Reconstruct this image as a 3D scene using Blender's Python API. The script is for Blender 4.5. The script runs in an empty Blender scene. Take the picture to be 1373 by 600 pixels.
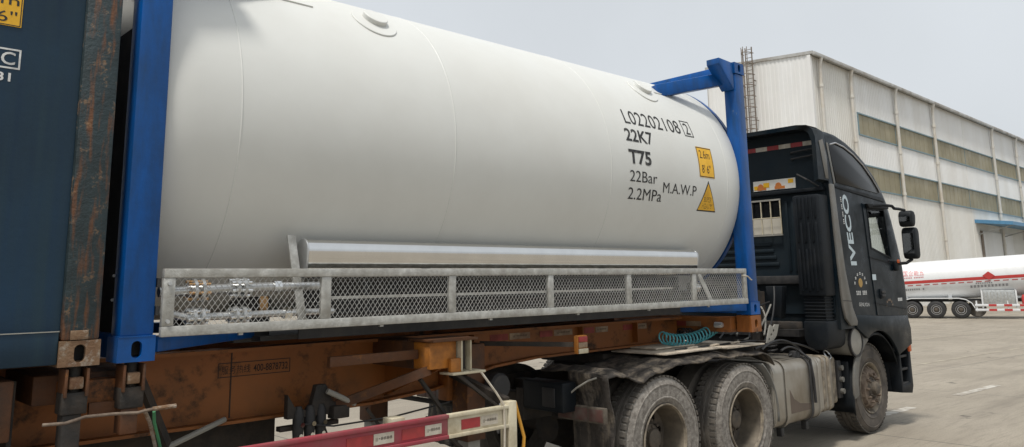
import bpy, bmesh, math, random
from mathutils import Vector, Matrix, noise
random.seed(7)
S = bpy.context.scene
C = S.collection
# ------------------------------------------------------------------ camera
F, PY = 1054.31, 194.08                       # focal length and principal row, in pixels of a 1373 px wide frame
YAW, PITCH, ROLL = 0.8121, 0.1738, -0.01675
cf = Vector((math.cos(PITCH)*math.cos(YAW), math.cos(PITCH)*math.sin(YAW), math.sin(PITCH)))
cr = cf.cross(Vector((0, 0, 1))).normalized(); cu = cr.cross(cf)
r2 = math.cos(ROLL)*cr + math.sin(ROLL)*cu; u2 = -math.sin(ROLL)*cr + math.cos(ROLL)*cu
cam = bpy.data.objects.new('camera', bpy.data.cameras.new('camera')); C.objects.link(cam)
M = Matrix((r2, u2, -cf)).transposed().to_4x4(); M.translation = (-1.2957, -4.1687, 1.8731)
cam.matrix_world = M
cam.data.sensor_width = 36; cam.data.sensor_fit = 'HORIZONTAL'; cam.data.lens = F/1373*36
cam.data.shift_y = -(300-PY)/1373
cam.data.clip_start = .05; cam.data.clip_end = 3000
S.camera = cam
# ------------------------------------------------------------------ sky, sun, exposure
SUN_DIR = Vector((.38, .18, -1.0)).normalized()          # the way the light travels
sun_el = math.asin(-SUN_DIR.z)
w = bpy.data.worlds.new('World'); S.world = w; w.use_nodes = True
nt = w.node_tree; nt.nodes.clear()
sk = nt.nodes.new('ShaderNodeTexSky'); sk.sky_type = 'NISHITA'; sk.sun_disc = False
sk.sun_elevation = sun_el; sk.sun_rotation = math.atan2(-SUN_DIR.x, -SUN_DIR.y)
sk.air_density = 1.0; sk.dust_density = 6.0; sk.ozone_density = 1.0
hs = nt.nodes.new('ShaderNodeHueSaturation'); hs.inputs['Saturation'].default_value = .30
mx = nt.nodes.new('ShaderNodeMix'); mx.data_type = 'RGBA'; mx.inputs['Factor'].default_value = .72
mx.inputs['B'].default_value = (6.25, 6.62, 6.95, 1)        # the even white of the haze
bg = nt.nodes.new('ShaderNodeBackground'); bg.inputs['Strength'].default_value = .122
wo = nt.nodes.new('ShaderNodeOutputWorld')
L = nt.links.new
L(sk.outputs[0], hs.inputs['Color']); wtc = nt.nodes.new('ShaderNodeTexCoord'); wno = nt.nodes.new('ShaderNodeTexNoise'); wno.inputs['Scale'].default_value = 2.2; wno.inputs['Detail'].default_value = 5
wmr = nt.nodes.new('ShaderNodeMapRange'); wmr.inputs['From Min'].default_value = .3; wmr.inputs['From Max'].default_value = .7; wmr.inputs['To Min'].default_value = .95; wmr.inputs['To Max'].default_value = 1.05
wvm = nt.nodes.new('ShaderNodeVectorMath'); wvm.operation = 'SCALE'
L(wtc.outputs['Generated'], wno.inputs['Vector']); L(wno.outputs['Fac'], wmr.inputs['Value']); L(wmr.outputs[0], wvm.inputs['Scale'])
L(hs.outputs[0], mx.inputs['A']); L(mx.outputs['Result'], wvm.inputs[0]); L(wvm.outputs[0], bg.inputs[0]); L(bg.outputs[0], wo.inputs[0])
sl = bpy.data.lights.new('sun', 'SUN'); sl.energy = 2.8; sl.angle = math.radians(8); sl.color = (1, .95, .88)
so = bpy.data.objects.new('sun', sl); C.objects.link(so); so.rotation_euler = SUN_DIR.to_track_quat('-Z', 'Y').to_euler()
so.location = (0, 0, 40)
vs = S.view_settings; vs.view_transform = 'Standard'; vs.look = 'None'; vs.gamma = 1; vs.use_curve_mapping = False
vs.exposure = 0.10
# ------------------------------------------------------------------ materials
MATS = {}
def mat(name, base, rough=.5, metal=0., var=.12, vscale=3., dirt=None, damt=.5, dscale=4., dsoft=.18, streak=None,
        bump=0., bscale=40., coat=0., spec=.5, dirt2=None, d2amt=.4, d2scale=12., zdirt=None):
    """principled paint with colour drift, one or two layers of patchy dirt/rust and fine relief"""
    if name in MATS: return MATS[name]
    m = bpy.data.materials.new(name); MATS[name] = m; m.use_nodes = True
    n = m.node_tree; b = n.nodes['Principled BSDF']; lk = n.links.new
    def new(t, **k):
        o = n.nodes.new(t)
        for a, v in k.items(): setattr(o, a, v)
        return o
    tc = new('ShaderNodeTexCoord')
    def noi(scale, detail=6, stretch=None, rgh=.6):
        mp = new('ShaderNodeMapping'); lk(tc.outputs['Object'], mp.inputs[0])
        if stretch: mp.inputs['Scale'].default_value = stretch
        t = new('ShaderNodeTexNoise'); lk(mp.outputs[0], t.inputs['Vector'])
        t.inputs['Scale'].default_value = scale; t.inputs['Detail'].default_value = detail; t.inputs['Roughness'].default_value = rgh
        return t.outputs['Fac']
    def mixc(f, a, bcol):
        q = new('ShaderNodeMix', data_type='RGBA')
        if hasattr(f, 'links') or hasattr(f, 'is_linked'): lk(f, q.inputs['Factor'])
        else: q.inputs['Factor'].default_value = f
        for s, v in (('A', a), ('B', bcol)):
            if isinstance(v, tuple): q.inputs[s].default_value = (*v[:3], 1)
            else: lk(v, q.inputs[s])
        return q.outputs['Result']
    def ramp(x, c, soft):
        r = new('ShaderNodeMapRange'); lk(x, r.inputs['Value'])
        r.inputs['From Min'].default_value = c-soft; r.inputs['From Max'].default_value = c+soft
        return r.outputs['Result']
    lo = tuple(c*(1-var) for c in base); hi = tuple(min(1, c*(1+var)) for c in base)
    col = mixc(ramp(noi(vscale), .5, .2), lo, hi)
    rg = None
    if dirt:
        f = ramp(noi(dscale, 9, streak), 1-damt, dsoft); col = mixc(f, col, dirt); rg = f
    if dirt2:
        f2 = ramp(noi(d2scale, 10, None, .7), 1-d2amt, .06); col = mixc(f2, col, dirt2); rg = f2
    lk(col, b.inputs['Base Color'])
    if rg is not None and not metal:
        r = new('ShaderNodeMapRange'); lk(rg, r.inputs['Value'])
        r.inputs['To Min'].default_value = rough; r.inputs['To Max'].default_value = max(rough, .8); lk(r.outputs[0], b.inputs['Roughness'])
    else: b.inputs['Roughness'].default_value = rough
    b.inputs['Metallic'].default_value = metal
    b.inputs['Coat Weight'].default_value = coat; b.inputs['Specular IOR Level'].default_value = spec
    b.inputs['Coat Roughness'].default_value = .3
    if bump:
        bp = new('ShaderNodeBump'); bp.inputs['Strength'].default_value = bump; bp.inputs['Distance'].default_value = .02
        lk(noi(bscale, 8), bp.inputs['Height']); lk(bp.outputs[0], b.inputs['Normal'])
    return m
m_blue = mat('frame_blue', (.001, .072, .285), .34, spec=.32, var=.16, vscale=2.5, dirt=(.009, .042, .115), damt=.42, dscale=4, streak=(2, 2, .5), dirt2=(.10, .13, .17), d2amt=.285, d2scale=11, bump=.10, bscale=25)
m_white = mat('tank_white', (.615, .625, .60), .42, var=.03, vscale=1.2, dirt=(.53, .53, .50), damt=.34, dscale=1.1, dsoft=.3, coat=.12, bump=.05, bscale=1.2)
m_galv = mat('galvanised', (.44, .44, .415), .48, .35, var=.25, vscale=30, dirt=(.28, .27, .24), damt=.46, dscale=14, bump=.2, bscale=90)
m_mesh = mat('mesh_steel', (.46, .46, .44), .45, .3, var=.2, vscale=20)
m_inox = mat('stainless', (.70, .70, .69), .07, 1., var=.05, vscale=6)
m_pipe = mat('pipe_steel', (.52, .53, .53), .3, .75, var=.15, vscale=10)
m_brass = mat('brass', (.45, .27, .12), .4, .6, var=.2)
m_orange = mat('chassis_orange', (.295, .092, .012), .6, var=.25, vscale=3, dirt=(.14, .05, .009), damt=.48, dscale=3.0, dsoft=.22, dirt2=(.035, .018, .008), d2amt=.40, d2scale=4, bump=.1, bscale=30)
m_orange2 = mat('bracket_orange', (.50, .18, .02), .6, var=.25, vscale=5, dirt=(.14, .06, .02), damt=.44, dscale=8, bump=.15)
m_odark = mat('chassis_rust_shade', (.15, .05, .010), .7, var=.35, vscale=5, dirt=(.035, .02, .012), damt=.52, dscale=5, dsoft=.2, dirt2=(.33, .12, .014), d2amt=.36, d2scale=3, bump=.25, bscale=30)  # rusty grime; on the outrigger and its stays it stands for shadow
m_grime = mat('undercarriage', (.018, .016, .014), .75, var=.4, vscale=6, dirt=(.055, .040, .028), damt=.42, dscale=7, bump=.25)
m_black = mat('black_steel', (.018, .018, .019), .6, var=.3, vscale=8, dirt=(.06, .055, .05), damt=.36, dscale=9, bump=.08)
m_plast = mat('black_plastic', (.008, .0105, .0135), .5, spec=.18, var=.2, vscale=6, dirt=(.021, .022, .022), damt=.36, dscale=4, bump=.06, bscale=80)
m_cab = mat('cab_paint', (.004, .0095, .015), .22, var=.2, vscale=2, dirt=(.016, .018, .018), damt=.38, dscale=3, dsoft=.25, coat=.0, spec=.18)
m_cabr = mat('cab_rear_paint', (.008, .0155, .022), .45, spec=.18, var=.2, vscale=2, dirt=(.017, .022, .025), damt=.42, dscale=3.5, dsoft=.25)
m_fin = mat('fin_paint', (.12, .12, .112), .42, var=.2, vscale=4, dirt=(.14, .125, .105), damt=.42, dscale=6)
m_gloss = mat('black_gloss', (.004, .005, .006), .16, var=.1, spec=.3)
m_trim = mat('trim_silver', (.42, .43, .45), .35, .5)
m_rubber = mat('tyre_rubber', (.028, .027, .026), .8, var=.2, vscale=8, dirt=(.17, .15, .125), damt=.55, dscale=5, dsoft=.25, bump=.1)
m_side = mat('tyre_sidewall_dust', (.24, .222, .198), .88, var=.14, vscale=5, dirt=(.115, .102, .088), damt=.48, dscale=26, dsoft=.14, dirt2=(.07, .063, .055), d2amt=.36, d2scale=14, bump=.35, bscale=70)
m_side2 = mat('tyre_front', (.055, .048, .042), .82, var=.22, vscale=9, dirt=(.15, .128, .105), damt=.44, dscale=6, dsoft=.2, bump=.15)
m_rim = mat('rim_dusty', (.30, .255, .19), .7, var=.25, vscale=9, dirt=(.055, .045, .038), damt=.46, dscale=10, bump=.1)
m_rimb = mat('rim_barrel', (.15, .125, .092), .75, var=.25, vscale=6, dirt=(.07, .058, .045), damt=.5, dscale=7, bump=.1)
m_rimd = mat('rim_dark', (.065, .055, .045), .75, var=.3, vscale=9, dirt=(.14, .112, .08), damt=.42, dscale=9)
m_rimf = mat('rim_rusty', (.20, .155, .115), .7, var=.3, vscale=14, dirt=(.08, .055, .04), damt=.5, dscale=16, bump=.2)
m_fuel = mat('fuel_tank_alloy', (.37, .355, .32), .36, .5, var=.12, vscale=2, dirt=(.17, .14, .10), damt=.48, dscale=2.4, streak=(1, 1, .6), dsoft=.22)
m_fueld = mat('fuel_stain', (.095, .07, .052), .6, var=.2)
m_cover = mat('mud_cover', (.038, .032, .027), .85, var=.4, vscale=7, dirt=(.17, .14, .105), damt=.44, dscale=5, streak=(1.6, 2.6, .45), dsoft=.10, dirt2=(.020, .018, .016), d2amt=.42, d2scale=9, bump=.8, bscale=16)
m_deck = mat('dusty_deck', (.62, .54, .43), .85, var=.25, vscale=5, dirt=(.22, .17, .12), damt=.38, dscale=7, bump=.3)
m_ocont = mat('old_container_blue', (.006, .025, .052), .42, spec=.3, var=.25, vscale=2.2, dirt=(.013, .034, .048), damt=.46, dscale=4, streak=(4, 1, .15), dsoft=.22, dirt2=(.10, .09, .08), d2amt=.27, d2scale=4, bump=.06)
m_orust = mat('old_post_rust', (.018, .033, .038), .6, var=.35, vscale=7, dirt=(.125, .05, .019), damt=.425, dscale=9, streak=(3.0, 1, .36), dsoft=.07, dirt2=(.25, .15, .08), d2amt=.37, d2scale=14, bump=.35, bscale=45)
m_ocast = mat('old_casting_rust', (.23, .15, .085), .75, var=.4, vscale=12, dirt=(.11, .05, .022), damt=.5, dscale=12, dirt2=(.34, .31, .26), d2amt=.42, d2scale=9, bump=.35, bscale=50)
m_clad = mat('cladding_cream', (.70, .695, .66), .55, var=.06, vscale=.25, dirt=(.56, .535, .475), damt=.40, dscale=.35, streak=(1, 1, .15), dsoft=.25)
m_cladw = mat('cladding_white', (.74, .745, .735), .55, var=.05, vscale=.25, dirt=(.60, .585, .545), damt=.38, dscale=.4, streak=(1, 1, .15), dsoft=.25)
m_band = mat('window_band', (.29, .255, .16), .42, var=.10, vscale=.5, dirt=(.22, .20, .135), damt=.42, dscale=.35)
m_bframe = mat('window_frame_teal', (.16, .24, .27), .5)
m_drain = mat('pipe_cream', (.60, .58, .53), .5, var=.1, vscale=1, dirt=(.42, .35, .26), damt=.36, dscale=1)
m_eave = mat('eave_grey', (.40, .40, .385), .5, var=.1, dirt=(.2, .17, .13), damt=.38, dscale=1)
m_cano = mat('canopy_blue', (.09, .24, .40), .5, var=.1)
m_ladder = mat('ladder_rust', (.19, .155, .125), .7, var=.3, vscale=2)
m_red = mat('red_paint', (.42, .035, .03), .5, var=.1, vscale=4)
m_tapr = mat('tape_red', (.32, .028, .03), .4, var=.18, vscale=12, dirt=(.20, .03, .028), damt=.42, dscale=10)
m_guardr = mat('guard_red', (.29, .045, .06), .6, spec=.3, var=.14, vscale=4, dirt=(.24, .09, .09), damt=.42, dscale=7, bump=.05)
m_tapw = mat('tape_white', (.50, .46, .385), .45, var=.12, vscale=12, dirt=(.30, .25, .18), damt=.42, dscale=10)
m_tapd = mat('tape_white_dull', (.30, .22, .14), .5, var=.2, vscale=12, dirt=(.15, .09, .06), damt=.45, dscale=10)
m_taprd = mat('tape_red_dull', (.25, .028, .02), .5, var=.2, vscale=12, dirt=(.13, .03, .02), damt=.45, dscale=10)
m_cream = mat('guard_cream', (.55, .50, .37), .55, var=.12, vscale=5, dirt=(.33, .27, .17), damt=.42, dscale=9, bump=.1)
m_yell = mat('decal_yellow', (.72, .40, .012), .45, var=.08, vscale=9, dirt=(.50, .27, .02), damt=.38, dscale=8)
m_ink = mat('ink_black', (.014, .014, .014), .6, var=.4, vscale=9, dirt=(.10, .10, .095), damt=.36, dscale=18, dsoft=.12)
m_inkd = mat('ink_faded', (.025, .012, .006), .7)
m_letter = mat('letter_white', (.62, .63, .62), .5, var=.1, vscale=30, dirt=(.3, .3, .3), damt=.4, dscale=20)
m_letterb = mat('letter_pale_blue', (.44, .52, .56), .45, var=.06)
m_gold = mat('emblem_gold', (.36, .22, .05), .45, .2)
m_ored = mat('lamp_orange', (.55, .10, .015), .3)
m_lred = mat('lamp_red', (.075, .018, .014), .5, var=.2, dirt=(.085, .062, .052), damt=.55, dscale=14)
m_ylw = mat('strap_yellow', (.55, .27, .03), .6, var=.15)
m_teal = mat('hose_teal', (.10, .42, .48), .35, var=.2, vscale=20)
m_hose = mat('hose_black', (.015, .015, .016), .5)
m_hoseg = mat('hose_grey', (.26, .25, .22), .6, var=.2)
m_rope = mat('rope_green', (.05, .20, .09), .8)
m_tan = mat('tanker_white', (.66, .67, .67), .32, var=.03, vscale=.6, dirt=(.5, .5, .5), damt=.34, dscale=1.2, coat=.2)
m_ttext = mat('tanker_text_red', (.55, .12, .13), .5)
m_ttextd = mat('tanker_text_dark', (.14, .14, .16), .5)
m_alu = mat('alloy_rim', (.5, .5, .5), .35, .6)
m_cabin = mat('cabinet_steel', (.42, .43, .42), .4, .5, var=.25, vscale=8)
m_paint = mat('road_paint', (.47, .45, .40), .75, var=.15, vscale=3, dirt=(.25, .22, .18), damt=.50, dscale=7, dsoft=.1)
m_painty = mat('road_paint_worn', (.36, .325, .245), .8, var=.15, vscale=3, dirt=(.24, .21, .165), damt=.56, dscale=4, dsoft=.1)
m_stk = mat('sticker_white', (.60, .58, .53), .5)
m_stko = mat('sticker_orange', (.50, .16, .03), .5)
m_seat = mat('interior_dark', (.03, .03, .03), .7)
m_beige = mat('curtain_beige', (.50, .47, .40), .7, var=.1)
# glass: clear pane with a mirror film at grazing angles
m_glass = bpy.data.materials.new('glass'); m_glass.use_nodes = True
n = m_glass.node_tree; n.nodes.clear()
o_ = n.nodes.new('ShaderNodeOutputMaterial'); t_ = n.nodes.new('ShaderNodeBsdfTransparent'); t_.inputs[0].default_value = (.82, .86, .85, 1)
g_ = n.nodes.new('ShaderNodeBsdfGlossy'); g_.inputs['Roughness'].default_value = .03
fr = n.nodes.new('ShaderNodeFresnel'); fr.inputs[0].default_value = 1.5; mm = n.nodes.new('ShaderNodeMixShader')
n.links.new(fr.outputs[0], mm.inputs[0]); n.links.new(t_.outputs[0], mm.inputs[1]); n.links.new(g_.outputs[0], mm.inputs[2]); n.links.new(mm.outputs[0], o_.inputs[0])
# yard concrete: broom lines, slab joints, stains, tyre marks
m_yard = bpy.data.materials.new('yard_concrete'); m_yard.use_nodes = True
n = m_yard.node_tree; b = n.nodes['Principled BSDF']; lk = n.links.new; b.inputs['Roughness'].default_value = .85
tc = n.nodes.new('ShaderNodeTexCoord')
def ynoise(scale, st=(1, 1, 1), det=8, rgh=.6):
    mp = n.nodes.new('ShaderNodeMapping'); mp.inputs['Scale'].default_value = st; lk(tc.outputs['Object'], mp.inputs[0])
    t = n.nodes.new('ShaderNodeTexNoise'); t.inputs['Scale'].default_value = scale; t.inputs['Detail'].default_value = det; t.inputs['Roughness'].default_value = rgh
    lk(mp.outputs[0], t.inputs['Vector']); return t.outputs['Fac']
def yr(x, a, c):
    r = n.nodes.new('ShaderNodeMapRange'); lk(x, r.inputs['Value']); r.inputs['From Min'].default_value = a; r.inputs['From Max'].default_value = c; return r.outputs[0]
def ymix(f, a, c):
    q = n.nodes.new('ShaderNodeMix'); q.data_type = 'RGBA'; lk(f, q.inputs['Factor'])
    for s, v in (('A', a), ('B', c)):
        if isinstance(v, tuple): q.inputs[s].default_value = (*v, 1)
        else: lk(v, q.inputs[s])
    return q.outputs['Result']
col = ymix(yr(ynoise(.35), .35, .65), (.235, .206, .160), (.305, .270, .215))
col = ymix(yr(ynoise(1.1, (.35, 2.2, 1)), .50, .72), col, (.205, .178, .140))
col = ymix(yr(ynoise(7, (.25, 3.0, 1)), .52, .75), col, (.185, .160, .126))
col = ymix(yr(ynoise(60), .50, .75), col, (.145, .126, .100))
col = ymix(yr(ynoise(160, det=3), .58, .70), col, (.33, .30, .255))
col = ymix(yr(ynoise(1.9, det=4), .67, .72), col, (.085, .074, .06))
col = ymix(yr(ynoise(.5, (.22, 2.8, 1), 6), .58, .80), col, (.15, .13, .102))
sep = n.nodes.new('ShaderNodeSeparateXYZ'); lk(tc.outputs['Object'], sep.inputs[0])
def joint(axis, period, off):
    a = n.nodes.new('ShaderNodeMath'); a.operation = 'ADD'; a.inputs[1].default_value = off; lk(sep.outputs[axis], a.inputs[0])
    p = n.nodes.new('ShaderNodeMath'); p.operation = 'PINGPONG'; p.inputs[1].default_value = period/2; lk(a.outputs[0], p.inputs[0])
    return yr(p.outputs[0], .016, .008)
col = ymix(joint('X', 5.0, 1.3), col, (.11, .10, .085)); col = ymix(joint('Y', 4.5, 2.1), col, (.11, .10, .085))
lk(col, b.inputs['Base Color'])
bp = n.nodes.new('ShaderNodeBump'); bp.inputs['Strength'].default_value = .5; bp.inputs['Distance'].default_value = .01
lk(ynoise(25, (.3, 3, 1)), bp.inputs['Height']); lk(bp.outputs[0], b.inputs['Normal'])

# ------------------------------------------------------------------ mesh helpers
V = Vector
def nb(): return bmesh.new()
def join(bm, t):
    me = bpy.data.meshes.new('t'); t.to_mesh(me); t.free(); bm.from_mesh(me); bpy.data.meshes.remove(me); return bm
def bevel(t, w_, seg=2, ang=30):
    es = [e for e in t.edges if e.is_manifold and e.calc_face_angle(0) > math.radians(ang)]
    if w_ > 0 and es: bmesh.ops.bevel(t, geom=es, offset=w_, segments=seg, affect='EDGES', profile=.5, clamp_overlap=True)
def bx(bm, x0, x1, y0, y1, z0, z1, bev=0, seg=2):
    t = nb(); bmesh.ops.create_cube(t, size=1)
    for v in t.verts: v.co = V((x0+(x1-x0)*(v.co.x+.5), y0+(y1-y0)*(v.co.y+.5), z0+(z1-z0)*(v.co.z+.5)))
    bevel(t, bev, seg); return join(bm, t)
def bar(bm, p, q, w_, h, up=(0, 0, 1), bev=0):
    """box of section w_ (sideways) x h (along up) from p to q"""
    p, q = V(p), V(q); d = (q-p); l = d.length; d.normalize(); u = V(up)
    s = d.cross(u)
    if s.length < 1e-4: s = d.cross(V((1, 0, 0)))
    s.normalize(); u = s.cross(d)
    t = nb(); bmesh.ops.create_cube(t, size=1)
    for v in t.verts: v.co = p + d*l*(v.co.x+.5) + s*w_*v.co.y + u*h*v.co.z
    bmesh.ops.recalc_face_normals(t, faces=t.faces); bevel(t, bev); return join(bm, t)
def prism(bm, poly, a0, a1, axis='y', bev=0, seg=2):
    """2-D polygon ((x,z) for y, (y,z) for x, (x,y) for z) extruded from a0 to a1"""
    t = nb()
    def pt(p, a): return {'y': (p[0], a, p[1]), 'x': (a, p[0], p[1]), 'z': (p[0], p[1], a)}[axis]
    A = [t.verts.new(pt(p, a0)) for p in poly]; B = [t.verts.new(pt(p, a1)) for p in poly]
    t.faces.new(A); t.faces.new(B[::-1]); k = len(poly)
    for i in range(k): t.faces.new((A[i], B[i], B[(i+1) % k], A[(i+1) % k]))
    bmesh.ops.recalc_face_normals(t, faces=t.faces); bevel(t, bev, seg); return join(bm, t)
def prism_hole(bm, outer, holes, y0, y1):
    """plate in the xz plane with openings"""
    t = nb(); es = []
    for lp in [outer]+holes:
        vv = [t.verts.new((p[0], y0, p[1])) for p in lp]
        es += [t.edges.new((vv[i], vv[(i+1) % len(vv)])) for i in range(len(vv))]
    bmesh.ops.triangle_fill(t, use_beauty=True, use_dissolve=False, edges=es)
    if abs(y1-y0) > 1e-6:
        r = bmesh.ops.extrude_face_region(t, geom=list(t.faces))
        for g in r['geom']:
            if isinstance(g, bmesh.types.BMVert): g.co.y += y1-y0
    bmesh.ops.recalc_face_normals(t, faces=t.faces); return join(bm, t)
def tube(bm, pts, r, n_=8, caps=True, closed=False):
    pts = [V(p) for p in pts]; k = len(pts); rr = r if isinstance(r, (list, tuple)) else [r]*k
    t = nb(); rings = []; prev = None
    for i, p in enumerate(pts):
        a = pts[(i-1) % k] if (closed or i > 0) else p; c = pts[(i+1) % k] if (closed or i < k-1) else p
        d = (c-a).normalized()
        if prev is None:
            s = d.cross(V((0, 0, 1)))
            if s.length < .05: s = d.cross(V((0, 1, 0)))
            s.normalize()
        else:
            s = prev - d*prev.dot(d)
            s = s.normalized() if s.length > 1e-5 else d.orthogonal().normalized()
        prev = s; u = d.cross(s)
        rings.append([t.verts.new(p + (s*math.cos(2*math.pi*j/n_)+u*math.sin(2*math.pi*j/n_))*rr[i]) for j in range(n_)])
    m_ = k if closed else k-1
    for i in range(m_):
        A, B = rings[i], rings[(i+1) % k]
        for j in range(n_): t.faces.new((A[j], A[(j+1) % n_], B[(j+1) % n_], B[j]))
    if caps and not closed: t.faces.new(rings[0][::-1]); t.faces.new(rings[-1])
    bmesh.ops.recalc_face_normals(t, faces=t.faces); return join(bm, t)
def lathe(bm, prof, cen, axis='y', n_=40, closed=False, cap=False):
    """prof: (radius, offset along axis)"""
    t = nb(); cen = V(cen); rings = []
    for r, a in prof:
        ring = []
        for j in range(n_):
            c, s = r*math.cos(2*math.pi*j/n_), r*math.sin(2*math.pi*j/n_)
            ring.append(t.verts.new(cen + V({'y': (c, a, s), 'x': (a, c, s), 'z': (c, s, a)}[axis])))
        rings.append(ring)
    k = len(rings)
    for i in range(k if closed else k-1):
        A, B = rings[i], rings[(i+1) % k]
        for j in range(n_): t.faces.new((A[j], A[(j+1) % n_], B[(j+1) % n_], B[j]))
    if cap and not closed:
        for R_, (r, a) in ((rings[0], prof[0]), (rings[-1], prof[-1])):
            if r > 1e-3: t.faces.new(R_)
    bmesh.ops.remove_doubles(t, verts=t.verts, dist=1e-5)
    bmesh.ops.recalc_face_normals(t, faces=t.faces); return join(bm, t)
def grid(bm, nu, nv, f, close_u=False, weld=False):
    t = nb(); vs_ = [[t.verts.new(f(i, j)) for j in range(nv)] for i in range(nu)]
    for i in range(nu if close_u else nu-1):
        for j in range(nv-1):
            a = vs_[i]; c = vs_[(i+1) % nu]; t.faces.new((a[j], c[j], c[j+1], a[j+1]))
    if weld: bmesh.ops.remove_doubles(t, verts=t.verts, dist=1e-5)
    return join(bm, t)
ORG = {}
def obj(name, bm, m, parent=None, label=None, kind=None, sm=35):
    me = bpy.data.meshes.new(name)
    o = bpy.data.objects.new(name, me); C.objects.link(o)
    if parent is not None:
        o.parent = parent; org = ORG[parent.name]; ORG[o.name] = org
        bmesh.ops.translate(bm, verts=bm.verts, vec=-org)
    bm.to_mesh(me); bm.free()
    me.materials.append(m)
    if sm:
        me.polygons.foreach_set('use_smooth', [True]*len(me.polygons)); me.set_sharp_from_angle(angle=math.radians(sm))
    if label: o['label'] = label
    if kind: o['kind'] = kind
    return o
def thing(name, label, cat, loc=(0, 0, 0), rot=(0, 0, 0), local=False, group=None):
    o = bpy.data.objects.new(name, None); C.objects.link(o); o.location = loc; o.rotation_euler = rot
    o['label'] = label; o['category'] = cat
    if group: o['group'] = group
    ORG[o.name] = V((0, 0, 0)) if local else V(loc)
    o.empty_display_size = .3; return o
def boxp(name, m, parent, *a, **k): return obj(name, bx(nb(), *a, **k), m, parent)
FONT_SANS = bpy.data.fonts[0] if bpy.data.fonts else None
def text_bm(body, w_, h, f, bold=0., cut=0.):
    """lettering filled to w_ x h, each point placed by f(u, v)"""
    cu_ = bpy.data.curves.new('t', 'FONT'); cu_.body = body; cu_.size = 1; cu_.resolution_u = 3; cu_.offset = bold
    o = bpy.data.objects.new('t', cu_); C.objects.link(o)
    dg = bpy.context.evaluated_depsgraph_get(); me = bpy.data.meshes.new_from_object(o.evaluated_get(dg))
    bm = nb(); bm.from_mesh(me); bpy.data.objects.remove(o); bpy.data.curves.remove(cu_); bpy.data.meshes.remove(me)
    if not bm.verts: return bm
    x0 = min(v.co.x for v in bm.verts); x1 = max(v.co.x for v in bm.verts)
    y0 = min(v.co.y for v in bm.verts); y1 = max(v.co.y for v in bm.verts)
    for v in bm.verts: v.co = V(f((v.co.x-x0)/(x1-x0)*w_, (v.co.y-y0)/(y1-y0)*h))
    return bm
def text(name, body, m, parent, w_, h, f, bold=0.): return obj(name, text_bm(body, w_, h, f, bold), m, parent, sm=0)

# ------------------------------------------------------------------ ground and road paint
def zg(x): 
    t = min(max(x-9.5, 0), 34); return -.0205*t
xs = [-250, -60, -20, -8, 0, 4, 8, 9.5, 12, 15, 20, 26, 32, 38, 43.5, 60, 120, 250, 600]; ys = [-250, -60, -20, -6, 0, 6, 14, 30, 60, 140, 400]
g = obj('ground', grid(nb(), len(xs), len(ys), lambda i, j: (xs[i], ys[j], zg(xs[i]))), m_yard, kind='structure')
def stripe(x0, x1, y, wd, m, name='road_marking'):
    k = max(2, int((x1-x0)/1.5)+1)
    o = obj(name, grid(nb(), k, 2, lambda i, j: (x0+(x1-x0)*i/(k-1), y-wd/2+wd*j, zg(x0+(x1-x0)*i/(k-1))+.004)), m); o['kind'] = 'structure'
stripe(13.25, 15.35, .63, .15, m_paint); stripe(9.3, 11.25, .60, .15, m_paint); stripe(17.3, 19.4, .60, .15, m_paint)
stripe(14, 43, 3.23, .14, m_painty); stripe(16, 60, 7.15, .15, m_painty)

# ------------------------------------------------------------------ warehouse
BX0, BY0 = 54.4, 22.0; EV = 18.45; BASE = -1.2
bld = thing('warehouse', 'tall cream corrugated steel warehouse with two olive window bands', 'warehouse', (BX0, BY0, -.7), (0, math.radians(.55), 0), local=True)
TOP = EV+.7; LEN = 90.; DEP = 8.9
def corr(length, z0, z1f, m, name, place, pitch=.34, amp=.032, off=0.):
    """trapezoid sheet; place(s, depth, z) -> point"""
    prof = []; s = 0.
    while s < length-1e-6:
        for ds, d in ((0, 0), (.42, 0), (.5, 1), (.92, 1)):
            a = min(s+ds*pitch, length); prof.append((a, d*amp))
        s += pitch
    prof.append((length, 0))
    def f(i, j):
        a, d = prof[i]; return place(a, d, z0 if j == 0 else z1f(a))
    return obj(name, grid(nb(), len(prof), 2, f), m, bld, sm=0)
# front wall: bays of 9 m; the upper sheets are whiter than the lower ones
cuts = [0, 6.4, 15.4, 24.4, 33.4, 42.4, 51.4, 60.4, 69.4, 78.4, 87.4]
for a, c in zip(cuts[:-1], cuts[1:]):
    full = a < 6
    if full: corr(c-a, -.5, lambda s: TOP, m_clad, 'wall_panel', lambda s, d, z, a=a: (a+s, -d, z))
    else:
        st = 7.6-6.4 if a < 7 else 0
        if st: corr(st, -.5, lambda s: TOP, m_clad, 'wall_panel', lambda s, d, z, a=a: (a+s, -d, z))
        for z0, z1, mm_ in ((-.5, 9.55, m_clad), (11.6, 13.95, m_cladw), (15.85, TOP, m_cladw)):
            corr(c-a-st, z0, lambda s, z1=z1: z1, mm_, 'wall_panel', lambda s, d, z, a=a, st=st: (a+st+s, -d, z))
        for z0, z1 in ((9.55, 11.6), (13.95, 15.85)):
            x0, x1 = a+st, c-.004
            wdw = obj('window', prism(nb(), [(x0, z0), (x1, z0), (x1, z1), (x0, z1)], .0, .06, 'y'), m_band, bld)
            fb = nb()
            bx(fb, x0, x1, -.10, .0, z0, z0+.11); bx(fb, x0, x1, -.10, .0, z1-.11, z1); bx(fb, x0, x0+(.14 if st else .04), -.10 if st else -.03, .0, z0+.112, z1-.112)
            obj('window_frame', fb, m_bframe, wdw)
            nm = max(3, int((x1-x0)/1.05))
            for q in range(1, nm):
                xm = x0+(x1-x0)*q/nm
                obj('mullion', bx(nb(), xm-.02, xm+.02, -.014, -.001, z0+.112, z1-.112), m_band, wdw)
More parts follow.
